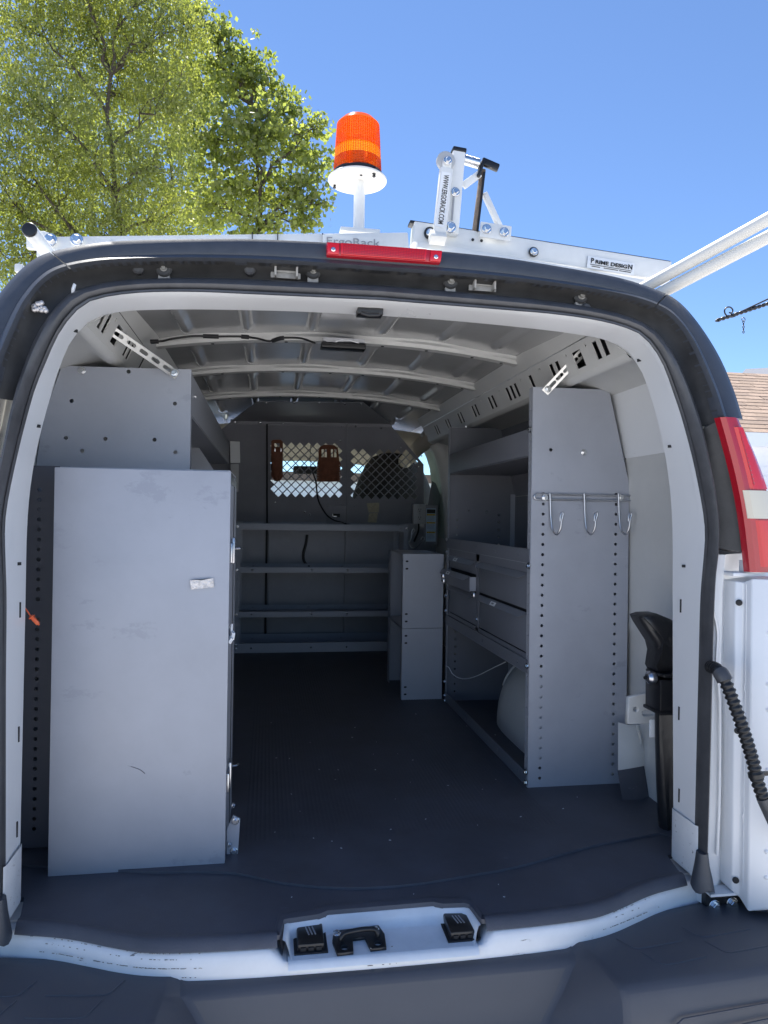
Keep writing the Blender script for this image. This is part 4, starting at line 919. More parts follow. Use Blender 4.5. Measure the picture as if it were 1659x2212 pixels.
# drawer cabinet
DX = RX + .006
q = MB(); q.bx(DX + .012, RXB - .014, RY0 + .03, RY1 - .03, 1.418, 1.421); q.bx(DX + .012, RXB - .014, RY0 + .03, RY1 - .03, 1.113, 1.116)
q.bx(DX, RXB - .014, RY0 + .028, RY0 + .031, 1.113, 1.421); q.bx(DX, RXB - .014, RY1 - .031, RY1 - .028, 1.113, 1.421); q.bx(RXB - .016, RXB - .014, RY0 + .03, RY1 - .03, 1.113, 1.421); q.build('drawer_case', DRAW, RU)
YM = 1.205
q = MB(); q.bx(DX - .004, DX - .002, YM - .020, YM + .020, 1.114, 1.422); dv = q.build('case_divider', DRAW, RU)
q = MB(); q.bx(DX - .004, DX - .002, RY0 + .028, RY1 - .028, 1.392, 1.4225); q.build('case_header', DRAW, RU)
q = MB(); q.bx(DX - .004, DX - .002, RY0 + .03, RY1 - .03, 1.1125, 1.128); q.build('case_footer', DRAW, RU)
for z in (1.372, 1.160): fix(BOLT, 'bolt', (DX - .004, YM, z), (-1, 0, 0), RU, .95)
def drawer(y0, y1, z0, z1, out=0, lab=None, label=None):
    x = DX - out; t = MB(); t.bx(x - .003, x, y0, y1, z0, z1); d = t.build('drawer', DRAW, RU, bevel=.001)
    if label: d['label'] = label
    # pull lip folded outwards and down along the top edge
    q = MB(); L_ = y1 - y0
    q.add([(x - .004, y0 + .004, z1 - .001), (x - .004, y1 - .002, z1 - .001), (x - .017, y1 - .002, z1 - .021), (x - .017, y0 + .045, z1 - .021), (x - .009, y0 + .012, z1 - .009),
           (x - .004, y0 + .004, z1 - .003), (x - .004, y1 - .002, z1 - .003), (x - .0155, y1 - .002, z1 - .0225), (x - .0155, y0 + .045, z1 - .0225), (x - .008, y0 + .012, z1 - .011)],
          [(0, 1, 2, 3, 4), (5, 9, 8, 7, 6), (2, 3, 8, 7), (3, 4, 9, 8), (1, 2, 7, 6)]); q.build('drawer_pull', DRAW, d)
    if out:
        for ya in (y0 + .004, y1 - .006):
            q = MB(); q.bx(x, DX + .2, ya, ya + .002, z0 + .004, z1 - .004); q.build('drawer_side', STEEL, d)
    if lab:
        yc = y0 + lab * L_; q = MB(); pts = [(x - .0075, yc - .03, z1 - .0062), (x - .0075, yc + .03, z1 - .0062), (x - .0155, yc + .03, z1 - .0190), (x - .0155, yc - .03, z1 - .0190)]
        q.prism([V(p) + V((-.0012, 0, .0012)) for p in pts], (-.0006, 0, .0006)); lb = q.build('drawer_label', LAB, d)
        q = MB(); q.prism([V(p).lerp(V((x - .0115, yc, z1 - .0126)), .6) + V((-.0022, 0, .0022)) for p in pts], (-.0003, 0, .0003)); q.build('label_print', INKG, d)
q = MB(); q.bx(DX + .006, DX + .008, RY0 + .032, RY1 - .032, 1.118, 1.418); q.build('case_shadow_gap', BLACKM, RU)
drawer(YM + .026, RY1 - .034, 1.337, 1.391, 0, .68); drawer(YM + .024, RY1 - .020, 1.265, 1.330, .028, .70, 'shallow drawer pulled slightly out'); drawer(YM + .026, RY1 - .034, 1.132, 1.257)
drawer(RY0 + .036, YM - .026, 1.271, 1.391); drawer(RY0 + .036, YM - .026, 1.132, 1.261, 0, .62)
for p in (at(1023, 1285, x=DX - .03), at(957, 1244, x=.50), at(958, 1254, x=.51)):
    q = MB(); q.box(p, (.012, .030, .020)); lt = q.build('latch_tab', WIREM, RU, bevel=.004); q = MB(); q.lathe(p + V((-.0062, 0, 0)), [(.005, 0), (.005, -.001)], 10, (1, 0, 0)); q.build('tab_hole', BLACKM, lt)
# slotted strap brace from the end panel up to the rail
def strap(pa, pb, parent, w_=.026, n=5):
    d = pb - pa; L_ = d.length; X = d.normalized(); Y = X.cross(V((0, 1, 0))).normalized()
    hs = [slot(L_ * (k + .55) / (n + .4) + .004, 0, .030, .011) for k in range(n)] 
    s_ = plate('strap_brace', [(-.013, -w_ / 2), (L_, -w_ / 2), (L_ + .013, -w_ / 2 + .006), (L_ + .013, w_ / 2 - .006), (L_, w_ / 2), (-.013, w_ / 2)], hs, .003, pa, X, Y, GALV, parent)
    fix(BOLT, 'bolt', pa + V((0, -.003, 0)), (0, -1, 0), s_, 1.1); fix(BOLT, 'bolt', pb + V((0, -.004, 0)), (0, -1, 0), s_, 1.6)
strap(at(1183, 841, y=.605), at(1268, 751, y=.53), RU)
# hook rack on the end panel
HK = thing('hook_rack', 'wire rack with three J hooks on the right shelving end panel', 'hook rack', at(1260, 1075, y=RY0 - .01))
hy = RY0 - .008
def hk(px, py, d=0): return at(px, py, y=hy - d)
a, c_ = hk(1154, 1073), hk(1366, 1077)
rz = .0085; q = MB(); n = 10; lp = []
for k in range(n + 1): t = math.pi / 2 + math.pi * k / n; lp.append(V((a.x + rz + rz * math.cos(t), hy, a.z + rz * math.sin(t))))
for k in range(n + 1): t = -math.pi / 2 + math.pi * k / n; lp.append(V((c_.x - rz + rz * math.cos(t), hy, c_.z + rz * math.sin(t))))
lp.append(lp[0]); q.tube(lp, .0032, 8); q.build('back_loop', WIREM, HK, smooth=60)
for px in (1188, 1262, 1336):
    s_ = 1 if px < 1330 else .97
    pts = [(px, 1066, .005), (px + 1, 1090, .005), (px + 2, 1118, .006), (px + 5, 1142, .012), (px + 11, 1153, .025), (px + 17, 1153, .036), (px + 23, 1140, .046), (px + 25, 1124, .048), (px + 29, 1110, .050), (px + 26, 1107, .050), (px + 22, 1116, .050), (px + 22, 1126, .050)]
    q = MB(); q.tube(cr([hk(*p) for p in pts], 48), .0036, 8); q.build('hook', WIREM, HK, smooth=60)
for px in (1177, 1340): fix(BOLT, 'bolt', hk(px, 1075), (0, -1, 0), HK, 1.1)
# wires
q = MB(); q.tube(cr([at(px, py, y=y) for px, py, y in ((1363, 1085, .66), (1371, 1150, .66), (1377, 1260, .65), (1376, 1340, .65), (1370, 1420, .65), (1362, 1478, .66))], 40), .0018, 6)
tag(q.build('thin_wire', LAB, smooth=60), 'thin pale wire running down the right wall behind the shelving end panel', 'wire')
q = MB(); q.tube(cr([at(px, py, y=1.66 - .5 * max(0, (px - 985) / 100)) for px, py in ((963, 1438), (970, 1442), (977, 1455), (990, 1464), (1008, 1466), (1030, 1460), (1055, 1448), (1075, 1438), (1092, 1430))], 40), .0022, 6)
tag(q.build('drooping_wire', LAB, smooth=60), 'pale wire drooping in the open bay under the drawers', 'wire')

# ================================================================ TWO SMALL STACKED BIN CABINETS
def bin_cab(z0, z1, label):
    T = thing('bin_cabinet', label, 'cabinet', (.48, 1.93, z0), 'stacked side bins')
    x0, x1, y0, y1 = .378, .572, 1.735, 2.14
    plate('rear_panel', rect(0, x1 - x0, 0, z1 - z0), [slot(.018, (z1 - z0) * f, .014, .009) for f in (.90, .80, .19, .09)], .002, (x0, y0, z0), (1, 0, 0), (0, 0, 1), STEEL, T)
    q = MB(); q.bx(x0 + .004, x0 + .034, y0 + .005, y0 + .007, z0 + .01, z1 - .01); q.build('shaded_fold', BLACKM, T)  # folded edge, coloured black for the shade behind the slots
    q = MB(); q.bx(x0, x1, y0, y1, z1 - .003, z1 - .001); q.build('top_panel', STEEL, T); q = MB(); q.bx(x0, x1, y0 + .002, y1, z0 + .001, z0 + .003); q.build('bottom_panel', STEEL, T)
    q = MB(); q.bx(x0, x1, y1 - .002, y1, z0 + .003, z1 - .003); q.build('front_panel', STEEL, T); q = MB(); q.bx(x1 - .002, x1, y0 + .002, y1, z0 + .003, z1 - .003); q.build('wall_panel', STEEL, T)
    plate('edge_flange', rect(0, .062, .003, z1 - z0 - .003), [slot(.03, (z1 - z0) * f, .02, .009) for f in (.90, .80, .19, .09)], .002, (x0, y1, z0), (0, -1, 0), (0, 0, 1), STEEL, T)
    q = MB(); q.bx(x0 - .001, x0 + .001, y0 + .003, y0 + .030, z0 + .004, z1 - .004); q.build('edge_flange', STEEL, T)
bin_cab(.702, 1.041, 'lower of two stacked grey steel bins beside the drawer unit')
bin_cab(1.043, 1.392, 'upper of two stacked grey steel bins beside the drawer unit')

# ================================================================ LEFT SHELVING UNIT
LU = thing('shelving_unit', 'tall grey steel shelving unit along the left wall, behind the locker', 'shelving', (-.65, 1.6, .70))
LX, LXB, LY0, LY1 = -.484, -.912, .60, 2.75
hs = [circ(x, z, .006) for x, z in [((at(px, py, y=LY0).x - LX) , at(px, py, y=LY0).z - .70) for px, py in ((155, 866), (378, 872), (143, 946), (228, 948), (334, 950), (178, 974), (379, 977), (278, 803))]]
hs = [h for h in hs]
pts = [(0, 0), (0, 1.294), (-.362, 1.288), (-.412, 1.13), (LXB - LX, .98), (LXB - LX, 0)]
LEP = plate('end_panel', pts[::-1], hs, .003, (LX, LY0, .70), (1, 0, 0), (0, 0, 1), STEEL2, LU)
plate('end_panel', [(0, 0), (0, 1.05), (-.10, 1.20), (LXB - LX, 1.20), (LXB - LX, 0)][::-1], [circ(-.06, .95, .006), circ(-.02, .85, .005)], .003, (LX - .002, 1.70, .70), (1, 0, 0), (0, 0, 1), STEEL, LU)
plate('end_panel', [(0, 0), (0, 1.05), (-.03, 1.05), (LXB - LX, 1.24), (LXB - LX, 0)][::-1], [circ(-.03, .93, .006)], .003, (LX, LY1, .70), (1, 0, 0), (0, 0, 1), STEEL, LU)
q = MB(); q.bx(LX - .002, LX, LY0 + .003, LY0 + .03, .70, 1.99); q.build('panel_flange', STEEL, LU)
q = MB(); q.bx(LXB, LX - .003, LY0 + .004, LY1 - .004, 1.860, 1.863); q.build('top_shelf', STEEL, LU)
q = MB(); q.bx(LX - .0025, LX - .0005, LY0 + .031, LY1 - .004, 1.863, 1.985); q.build('top_shelf_lip', STEEL, LU)
q = MB(); q.bx(LXB, LXB + .002, LY0 + .004, LY1 - .004, .95, 1.859); q.build('back_sheet', STEEL, LU)
for z in (1.60, 1.25, .95):
    q = MB(); q.bx(LXB + .003, LX - .003, LY0 + .004, 1.695, z, z + .003); q.build('shelf', STEEL, LU); q = MB(); q.bx(LX - .0025, LX - .0005, LY0 + .031, 1.695, z, z + .04); q.build('shelf_lip', STEEL, LU)
for k in range(6):
    h_ = .135 - .006 * k; y = 1.0 + .11 * k; plate('shelf_divider', slot(-.095 - .0, h_ / 2, .17, h_), [], .002, (LX - .01, y, 1.604), (1, 0, 0), (0, 0, 1), STEEL, LU)
fix(BOLT, 'bolt', at(177, 801, y=LY0 - .002), (0, -1, 0), LU, 1.1)
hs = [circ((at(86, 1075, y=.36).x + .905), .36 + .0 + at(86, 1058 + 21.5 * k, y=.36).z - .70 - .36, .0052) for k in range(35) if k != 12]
plate('rear_post', rect(0, .148, .012, .985), hs, .003, (-.905, .36, .70), (1, 0, 0), (0, 0, 1), mat('shaded_grey_coat', (.085, .09, .11), .45), LU)  # dark colour paints in the shade of the gap between locker and jamb
strap(at(376, 806, y=.590), at(206, 690, y=.40), LU, .026, 6)
fix(BOLT, 'bolt', (LX, LY0 + .10, 1.93), (1, 0, 0), LU, .7)

# ================================================================ LOCKER CABINET
LK = thing('locker', 'grey steel locker cabinet with a strip of silver tape, bolted down at the left', 'cabinet', (-.55, .4, .70))
KX0, KX1, KY0, KY1 = -.758, -.346, .225, .585
z0, z1 = .706, 1.674
q = MB(); q.bx(KX0, KX1, KY0, KY0 + .022, z0 - .006, z1); DRP = q.build('end_door', STEEL2, LK, bevel=.0015)
q = MB(); q.bx(KX0 + .006, KX1 - .003, KY0 + .024, KY1, z0, z0 + .003); q.build('bottom_panel', STEEL, LK)
q = MB(); q.bx(KX0 + .006, KX1 - .003, KY0 + .024, KY1, z1 + .001, z1 + .004); q.build('top_panel', STEEL, LK)
q = MB(); q.bx(KX1 - .003, KX1 - .001, KY0 + .024, KY1, z0, z1 - .030); q.build('side_panel', STEEL, LK)
q = MB(); q.add([(KX1 - .0015, KY0 + .024, z1 - .029), (KX1 - .0015, KY1, z1 - .029), (KX1 - .0015, KY1, z1 - .012), (KX1 - .004, KY0 + .024, z1)], [(0, 1, 2, 3)]); q.build('top_gusset', GALV, LK)
q = MB(); q.bx(KX0 + .006, KX0 + .008, KY0 + .024, KY1, z0 + .003, z1); q.build('side_panel', STEEL, LK)
q = MB(); q.bx(KX0 + .009, KX1 - .004, KY1 - .002, KY1, z0 + .004, z1); q.build('back_panel', STEEL, LK)
q = MB(); q.bx(KX1 - .001, KX1 + .0008, KY0 + .20, KY0 + .203, z0, z1 - .03); q.build('door_seam', BLACKM, LK)
def hasp(zc, kind):
    q = MB(); q.bx(KX1 - .001, KX1 + .006, KY0 + .03, KY0 + .07, zc - .028, zc + .022); q.bx(KX1 - .001, KX1 + .004, KY0 + .11, KY0 + .17, zc - .026, zc + .016); q.bx(KX1, KX1 + .009, KY0 + .075, KY0 + .10, zc - .032, zc + .034)
    h_ = q.build('latch', WIREM, LK, bevel=.002)
    q = MB(); q.tube([V((KX1, KY0 + .14, zc + .002)), V((KX1 + .020, KY0 + .14, zc + .004)), V((KX1 + .024, KY0 + .15, zc + .004))], .003, 8); q.build('latch_pin', WIREM, h_)
hasp(at(500, 1190, y=.3).z, 0); hasp(at(498, 1676, y=.3).z, 1)
q = MB(); p = at(494, 1372, y=.24); q.tube([V((KX1, KY0 + .06, p.z + .012)), V((KX1 + .006, KY0 + .05, p.z + .022)), V((KX1 + .004, KY0 + .05, p.z - .006))], .003, 7); q.box(V((KX1 + .006, KY0 + .05, p.z - .004)), (.008, .03, .018), Euler((.2, .1, .3)).to_matrix()); q.box(V((KX1 + .003, KY0 + .03, p.z - .014)), (.008, .02, .014), Euler((.2, .5, .3)).to_matrix()); q.build('torn_tag', LAB, LK, bevel=.002)
# floor bracket with bolts
O = V((KX1, KY0 + .02, .70)); c_ = [at(px, py, y=KY0 + .05) for px, py in ((489, 1872), (513, 1858), (519, 1768), (504, 1760), (490, 1790))]
O = c_[0]; plate('floor_bracket', [(p.x - O.x, p.z - O.z) for p in c_], [], .004, O, (1, 0, 0), (0, 0, 1), STEEL, LK, bev=.001)
for px, py, nx in ((508, 1773, 0), (505, 1838, 0)): fix(BOLT, 'bolt', at(px, py, y=KY0 + .047), (0, -1, 0), LK, 1.0)
for px, py in ((503, 1740), (495, 1824)): fix(BOLT, 'bolt', at(px, py, y=KY0 + .045), (1, -.5, 0), LK, .8)
tp = tape(((411, 1253), (461, 1249), (463, 1268), (413, 1273)), LK, FOIL, y=KY0, label='strip of wrinkled silver tape', th=.0012)
q = MB(); q.prism([at(px, py, y=KY0 - .0055) for px, py in ((413, 1252.5), (436, 1251.5), (456, 1249), (436, 1253.5))], (0, -.001, 0)); q.build('torn_edge', INK, tp)
q = MB(); q.tube(cr([at(px, py, y=KY0 - .0002) for px, py in ((276, 1654), (290, 1658), (303, 1663), (314, 1672))], 16), [.0002] * 3 + [.0009] * 8 + [.0011] * 4 + [.0002], 6); q.build('scratch', mat('dark_scratch', (.12, .12, .14), .6), DRP)
q = MB(); p1 = at(80, 1786, z=.712); q.bar(V((-.74, .42, .708)), V((-.66, .50, .708)), .012, .006); tag(q.build('wood_sliver', INKG), 'grey strip lying on the floor left of the locker', 'strip')
# orange plug hanging by the left jamb
q = MB(); q.tube(cr([at(px, py, y=.16) for px, py in ((48, 1306), (56, 1316), (63, 1326), (67, 1333))], 12), .0016, 6); T = thing('orange_plug', 'small orange plug dangling on a wire at the left jamb', 'plug', at(70, 1337, y=.16)); q.build('wire', ORANGE, T)
a, c_ = at(66, 1330, y=.16), at(83, 1348, y=.16); q = MB(); q.bar(a, c_, .009, .008); q.bar(a.lerp(c_, .1), a.lerp(c_, .22), .016, .012); q.bar(c_, c_ + (c_ - a) * .12, .005, .005); q.build('plug_body', ORANGE, T, bevel=.0015)

# ================================================================ JACK IN ITS BLACK POUCH
JK = thing('jack', 'black vinyl pouch and clamped jack stowed at the right rear corner', 'jack', at(1435, 1500, y=.28))
ol_ = [at(px, py, y=.262) for px, py in ((1377, 1331), (1391, 1326), (1418, 1325), (1445, 1336), (1466, 1347), (1478, 1352), (1478, 1462), (1421, 1460), (1411, 1441), (1416, 1408), (1411, 1388), (1384, 1346))]
cen_ = sum(ol_, V()) / len(ol_); q = MB(); rows = []
for f_, y_ in ((1.0, .045), (1.0, .0), (.93, -.012), (.70, -.020), (.40, -.024), (.08, -.022)):
    rows.append([cen_ + (p - cen_) * f_ + V((0, y_ + (.004 * math.sin(9 * k_ + 3 * f_) if .1 < f_ < .95 else 0), 0)) for k_, p in enumerate(ol_)])
q.loft(rows, closed=True, cap=True); q.build('pouch_top', VINYL, JK, smooth=50)
for a_, b_, r_ in (((1390, 1336), (1446, 1400), .0035), ((1432, 1340), (1458, 1440), .003), (((1420, 1400)), (1470, 1384), .0028)):
    q = MB(); pa, pb = at(*a_, y=.246), at(*b_, y=.242); q.tube([pa, pa.lerp(pb, .5) + V((.004, -.003, .004)), pb], [.001, r_, .001], 7); q.build('pouch_fold', VINYL, JK, smooth=60)
q = MB(); rows = []
for k, (px0, px1, py) in enumerate(((1416, 1470, 1530), (1417, 1470, 1600), (1420, 1470, 1680), (1424, 1472, 1760), (1428, 1472, 1832))):
    a, c_ = at(px0, py, y=.28), at(px1, py, y=.28); n = 16
    rows.append([(a + c_) / 2 + V(((c_.x - a.x) / 2 * math.cos(t), -.03 * math.sin(t) * (1 + .25 * math.sin(5 * t + .4 * k)), 0)) for t in [6.28318 * j / n for j in range(n)]])
q.loft(rows, closed=True, cap=True); q.build('pouch_skirt', VINYL, JK, smooth=40)
a, c_ = at(1410, 1462, y=.27), at(1475, 1530, y=.27); q = MB(); q.bx(a.x, c_.x, .23, .31, c_.z, a.z); q.bx(a.x - .004, c_.x, .225, .315, c_.z - .006, c_.z + .004); q.bx(a.x + .006, c_.x, .222, .30, a.z + .006, a.z + .018); q.bx(a.x - .006, a.x + .02, .228, .30, a.z + .010, a.z + .018); q.build('clamp_block', BLACK, JK, bevel=.003)
p = at(1412, 1463, y=.25); q = MB(); q.lathe(p, [(.008, -.002), (.017, .0), (.019, .008), (.017, .016), (.010, .022)], 18, (-1, -.15, 0)); q.build('screw_nut', WIREM, JK, smooth=40)
q = MB(); q.tube([p, p + V((-.030, -.004, .0))], .0045, 8); q.build('screw_rod', BLACK, JK)
q = MB(); a = at(1417, 1578, y=.285); q.box(a + V((0, .02, 0)), (.018, .004, .05)); q.build('white_tag', LAB, JK, bevel=.0015)

# ================================================================ ROOF RACK, BEACON
RK = thing('ladder_rack', 'white aluminium ladder rack on the van roof with pull-down arms', 'roof rack', (0, .5, 2.26))
def bar2(p0, p1, hz, dy, name, m_=RACKW, bevel=.003, parent=RK):
    q = MB(); q.bar(p0, p1, dy, hz, (0, 1, 0)); return q.build(name, m_, parent, bevel=bevel)
# left crossbar
a, c_ = at(100, 526, y=.45), at(880, 511, y=.45)
lb = bar2(a + V((0, 0, -.014)), c_ + V((0, 0, -.02)), .040, .05, 'crossbar')
for px in (545, 600, 697): 
    p = at(px, 508 + (0 if px < 650 else 2), y=.424); q = MB(); q.box(p + V((0, -.001, -.010)), (.003, .004, .035)); q.build('bar_joint', BLACKM, lb)
for px in (112, 168): fix(BOLT, 'bolt', at(px, 521, y=.43) + V((0, -.008, 0)), (0, -1, 0), RK, 1.7)
q = MB(); q.box(at(95, 532, y=.46), (.03, .03, .07)); q.box(at(80, 520, y=.47), (.05, .02, .05)); q.build('end_bracket', RACKW, RK, bevel=.004)
# side tube with black end cap
a = at(64, 497, y=.22); q = MB(); q.tube([a, a + V((0, .9, -.02)), a + V((0, 1.8, -.02))], .018, 16); tb = q.build('side_tube', RACKW, RK, smooth=60)
q = MB(); q.lathe(a + V((0, -.002, 0)), [(.0177, 0), (.0155, -.004), (.004, -.005)], 16, (0, 1, 0)); q.build('end_cap', BLACK, tb, smooth=40)
q = MB(); q.box(at(46, 584, y=.3), (.02, .04, .02)); q.build('foot', RACKW, RK, bevel=.003)
# right crossbar, its rubber strip and cover
a, c_ = at(890, 507, y=.45), at(1440, 592, y=.45)
rb = bar2(a, c_, .052, .06, 'crossbar')
dx = (c_ - a).normalized(); dz_ = V((0, 1, 0)).cross(dx).normalized(); dz_ = dz_ if dz_.z > 0 else -dz_
q = MB(); q.bar(a + dz_ * .030 + dx * -.012, c_ + dz_ * .030, .010, .036, (0, 1, 0)); q.build('rubber_strip', BLACK, rb, bevel=.002)
a2, c2 = at(900, 521, y=.42), at(1400, 607, y=.42); q = MB(); q.bar(a2 + V((0, 0, -.012)), c2 + V((0, 0, -.012)), .02, .026, (0, 1, 0)); q.build('lower_channel', RACKW, RK, bevel=.003)
for px, py in ((1152, 545),):
    p = at(px, py, y=.418); q = MB(); q.lathe(p, [(.0145, 0), (.0145, -.004), (.011, -.005)], 20, (0, 1, 0)); q.build('rubber_washer', BLACK, RK); fix(BOLT, 'bolt', p + V((0, -.004, 0)), (0, -1, 0), RK, 1.15)
p = at(936, 502 + 6, y=.418) ; q = MB(); q.lathe(p + V((-.010, 0, .004)), [(.018, 0), (.018, -.004)], 20, (0, 1, 0)); q.build('rubber_washer', BLACK, RK); fix(BOLT, 'bolt', p + V((-.010, -.004, .004)), (0, -1, 0), RK, 1.2)
for px, py in ((1051, 519), (1070, 521)): 
    p = at(px - 30, py - 1, y=.418); q = MB(); q.lathe(p, [(.0042, 0), (.0042, -.002)], 12, (0, 1, 0)); q.build('hole', BLACKM, RK)
# maker's plate on the right bar
a3, c3 = at(1275, 566, y=.417), at(1365, 581, y=.417); X = (c3 - a3).normalized(); Y = V((0, -1, 0)).cross(X) * -1; Y = X.cross(V((0, -1, 0))) ; Y = V((-X.z, 0, X.x))
W_ = (c3 - a3).length; mid = (a3 + c3) / 2
q = MB(); Mx = Matrix((X, V((0, 1, 0)), Y)).transposed(); q.box(mid + V((0, .002, 0)), (W_ * 1.12, .002, .036), Mx); mp = q.build('maker_plate', LAB, RK, bevel=.0005)
text_mesh('P', .0200, mid + V((0, -.0008, .0)) + Y * .0045 - X * W_ * .455, X, Y, INK, RK, bold=.0004); text_mesh('RIME DESIG', .0152, mid + V((0, -.0008, 0)) + Y * .0030 - X * W_ * .00, X, Y, INK, RK, width=W_ * .76, bold=.0004)
text_mesh('N', .0200, mid + V((0, -.0008, 0)) + Y * .0040 + X * W_ * .455, X, Y, INK, RK, bold=.0004)
q = MB(); q.box(mid + V((0, -.0006, 0)) - Y * .0065, (W_, .001, .0014), Mx); 
for t, ww in ((-.36, .2), (0, .34), (.34, .28)): q.box(mid + V((0, -.0006, 0)) - Y * .0115 + X * W_ * t, (W_ * ww, .001, .0018), Mx)
q.build('plate_rule', INK, mp)
# rack lettering, outlined, half hidden by the trim
c4 = at(762, 526, y=.412); q = MB(); q.box(c4 + V((0, .002, .004)), (.17, .003, .030)); q.build('name_strip', RACKW, RK); text_mesh('ErgoRack', .030, c4 + V((0, -.002, .003)), (1, 0, .03), (0, 0, 1), INKG, RK, width=.15)
# upright clamp arm with the web address
dn, tp_ = at(958, 515, y=.395), at(985, 342, y=.40)
q = MB(); q.bar(at(975, 508, y=.41), at(990, 328, y=.41), .036, .03, (0, 1, 0)); ua = q.build('upright', RACKW, RK, bevel=.003)
q = MB(); q.bar(at(990, 333, y=.41), at(991, 323, y=.41), .040, .033, (0, 1, 0)); q.build('top_cap', BLACK, ua, bevel=.003)
q = MB(); q.bar(at(949, 505, y=.385), at(964, 365, y=.385), .036, .02, (0, 1, 0)); ha = q.build('handle_arm', RACKW, RK, bevel=.003)
q = MB(); q.bar(at(964, 368, y=.385), at(966, 345, y=.385), .026, .014, (0, 1, 0)); q.build('handle_end', RACKW, ha, bevel=.004)
q = MB(); q.lathe(at(963, 348, y=.392), [(.0265, .008), (.0265, -.004), (.022, -.006)], 24, (0, 1, 0)); q.build('pivot_disc', OUTLET, ha, smooth=40)
fix(BOLT, 'bolt', at(967, 347, y=.374), (0, -1, 0), RK, 1.2)
A, B = at(949, 490, y=.3735), at(964, 372, y=.3735); Xd = (B - A).normalized()
q = MB(); q.bar(A, B, .026, .001, (0, 1, 0)); q.build('address_strip', LAB, ha)
Ax, Bx = at(951, 484, y=.3722), at(964, 378, y=.3722)
text_mesh('WWW.ERGORACK.COM', .021, (Ax + Bx) / 2, -(Bx - Ax), (1, 0, 0), INK, RK, width=(Bx - Ax).length, th=.0003, bold=.0003)
q = MB(); q.bar(at(946, 520, y=.375), at(944, 508, y=.39), .046, .03, (0, 1, 0)); q.build('arm_foot', CREAM, ha, bevel=.002)
fix(BOLT, 'bolt', at(983, 415, y=.392), (0, -1, 0), RK, 1.3); fix(BOLT, 'bolt', at(972, 492, y=.392), (0, -1, 0), RK, 1.7)
q = MB(); q.bar(at(980, 424, y=.391), at(976, 476, y=.391), .005, .003, (0, 1, 0)); q.build('slide_slot', INKG, ua)
# spring and T handle
sp = [at(1000, 344, y=.42), at(1035, 354, y=.42)]; q = MB(); pts = []
ax = (sp[1] - sp[0]); t0 = ax.normalized(); u0 = t0.orthogonal().normalized(); v0 = t0.cross(u0)
for k in range(13 * 12 + 1): t = k / 12 * 6.28318; pts.append(sp[0] + ax * (k / 156) + (u0 * math.cos(t) + v0 * math.sin(t)) * .0125)
q.tube(pts, .0026, 6); q.build('spring', CHROME, RK, smooth=60)
q = MB(); q.tube([sp[0] - ax * .1, sp[1] + ax * .1], .007, 10); q.build('spring_core', GALV, RK)
q = MB(); q.bar(at(1031, 386, y=.42), at(1043, 348, y=.42), .010, .03, (0, 1, 0)); q.bar(at(1040, 348, y=.42), at(1077, 364, y=.415), .022, .015, (0, 1, 0)); q.build('t_handle', BLACK, RK, bevel=.004)
q = MB(); q.bar(at(1000, 402, y=.42), at(1036, 376, y=.42), .02, .012, (0, 1, 0)); q.build('brace', RACKW, RK, bevel=.002)
q = MB(); q.bar(at(1026, 500, y=.43), at(1043, 366, y=.43), .016, .017, (0, 1, 0)); q.build('worn_post', WOODD, RK, bevel=.004)
q = MB(); q.bar(at(1031, 500, y=.422), at(1046, 372, y=.422), .006, .008, (0, 1, 0)); q.build('post_edge', BLACK, RK)
q = MB(); q.bar(at(1083, 498, y=.44), at(1046, 418, y=.44), .014, .02, (0, 1, 0)); q.build('diagonal_brace', RACKW, RK, bevel=.002)
a, c_ = at(1037, 486, y=.405), at(1104, 498, y=.405)
q = MB(); q.bar(a + V((0, 0, -.012)), c_ + V((0, 0, -.010)), .044, .006, (0, 1, 0)); q.build('gusset_plate', RACKW, RK, bevel=.002)
for px, py in ((1051, 495), (1089, 502)): fix(BOLT, 'bolt', at(px, py, y=.401), (0, -1, 0), RK, 1.4)
# two fore-and-aft tubes reaching back over the right rear corner
for (p0, p1, y0, y1) in (((1408, 612), (1659, 473), .2, -.02), ((1437, 628), (1659, 512), .18, .0)):
    a, c_ = at(*p0, y=y0), at(*p1, y=y1); d = (c_ - a)
    q = MB(); q.tube([a - d * .25, a, c_, c_ + d * 1.4], .0158, 40); q.build('lift_tube', TUBE, RK, smooth=80)
# rack feet on the roof
for x in (-.70, .70):
    for y in (.45, 1.6):
        q = MB(); q.bx(x - .02, x + .02, y - .03, y + .03, 2.10, 2.30); q.build('foot', RACKW, RK, bevel=.003)

BC = thing('warning_beacon', 'amber warning beacon on a white post above the rear of the van', 'beacon', at(775, 505, y=.5))
p0 = at(775, 506, y=.5); pd = at(772, 393, y=.5); s_ = (p0 - CAM).length / FPX
q = MB(); q.box(p0 + V((0, 0, -.002)), (.115, .08, .012)); q.build('mount_plate', RACKW, BC, bevel=.002)
q = MB(); q.lathe((p0.x, p0.y, p0.z), [(.019, 0), (.0165, .006), (.0165, pd.z - p0.z)], 20); q.build('post', RACKW, BC, smooth=40)
R_ = .086; q = MB(); q.lathe((pd.x, pd.y, pd.z), [(R_ - .002, 0), (R_, .002), (R_, .006), (R_ - .004, .009)], 48); q.build('base_disc', CREAM, BC, smooth=30)
zb = pd.z + .010; ht = .172; rl = .069
prof = [(rl + .003, .0), (rl + .003, .012)]; n = 30
q = MB(); q.lathe((pd.x, pd.y, zb), [(rl + .004, 0), (rl + .004, .012), (rl, .016)], 48); q.build('gasket', BLACK, BC, smooth=40)
prof = []
for k in range(31):
    f_ = k / 30; r_ = rl - .008 * f_; zz = .014 + (ht - .034) * f_
    prof += [(r_, zz), (r_ + .0016, zz + (ht - .034) / 62)]
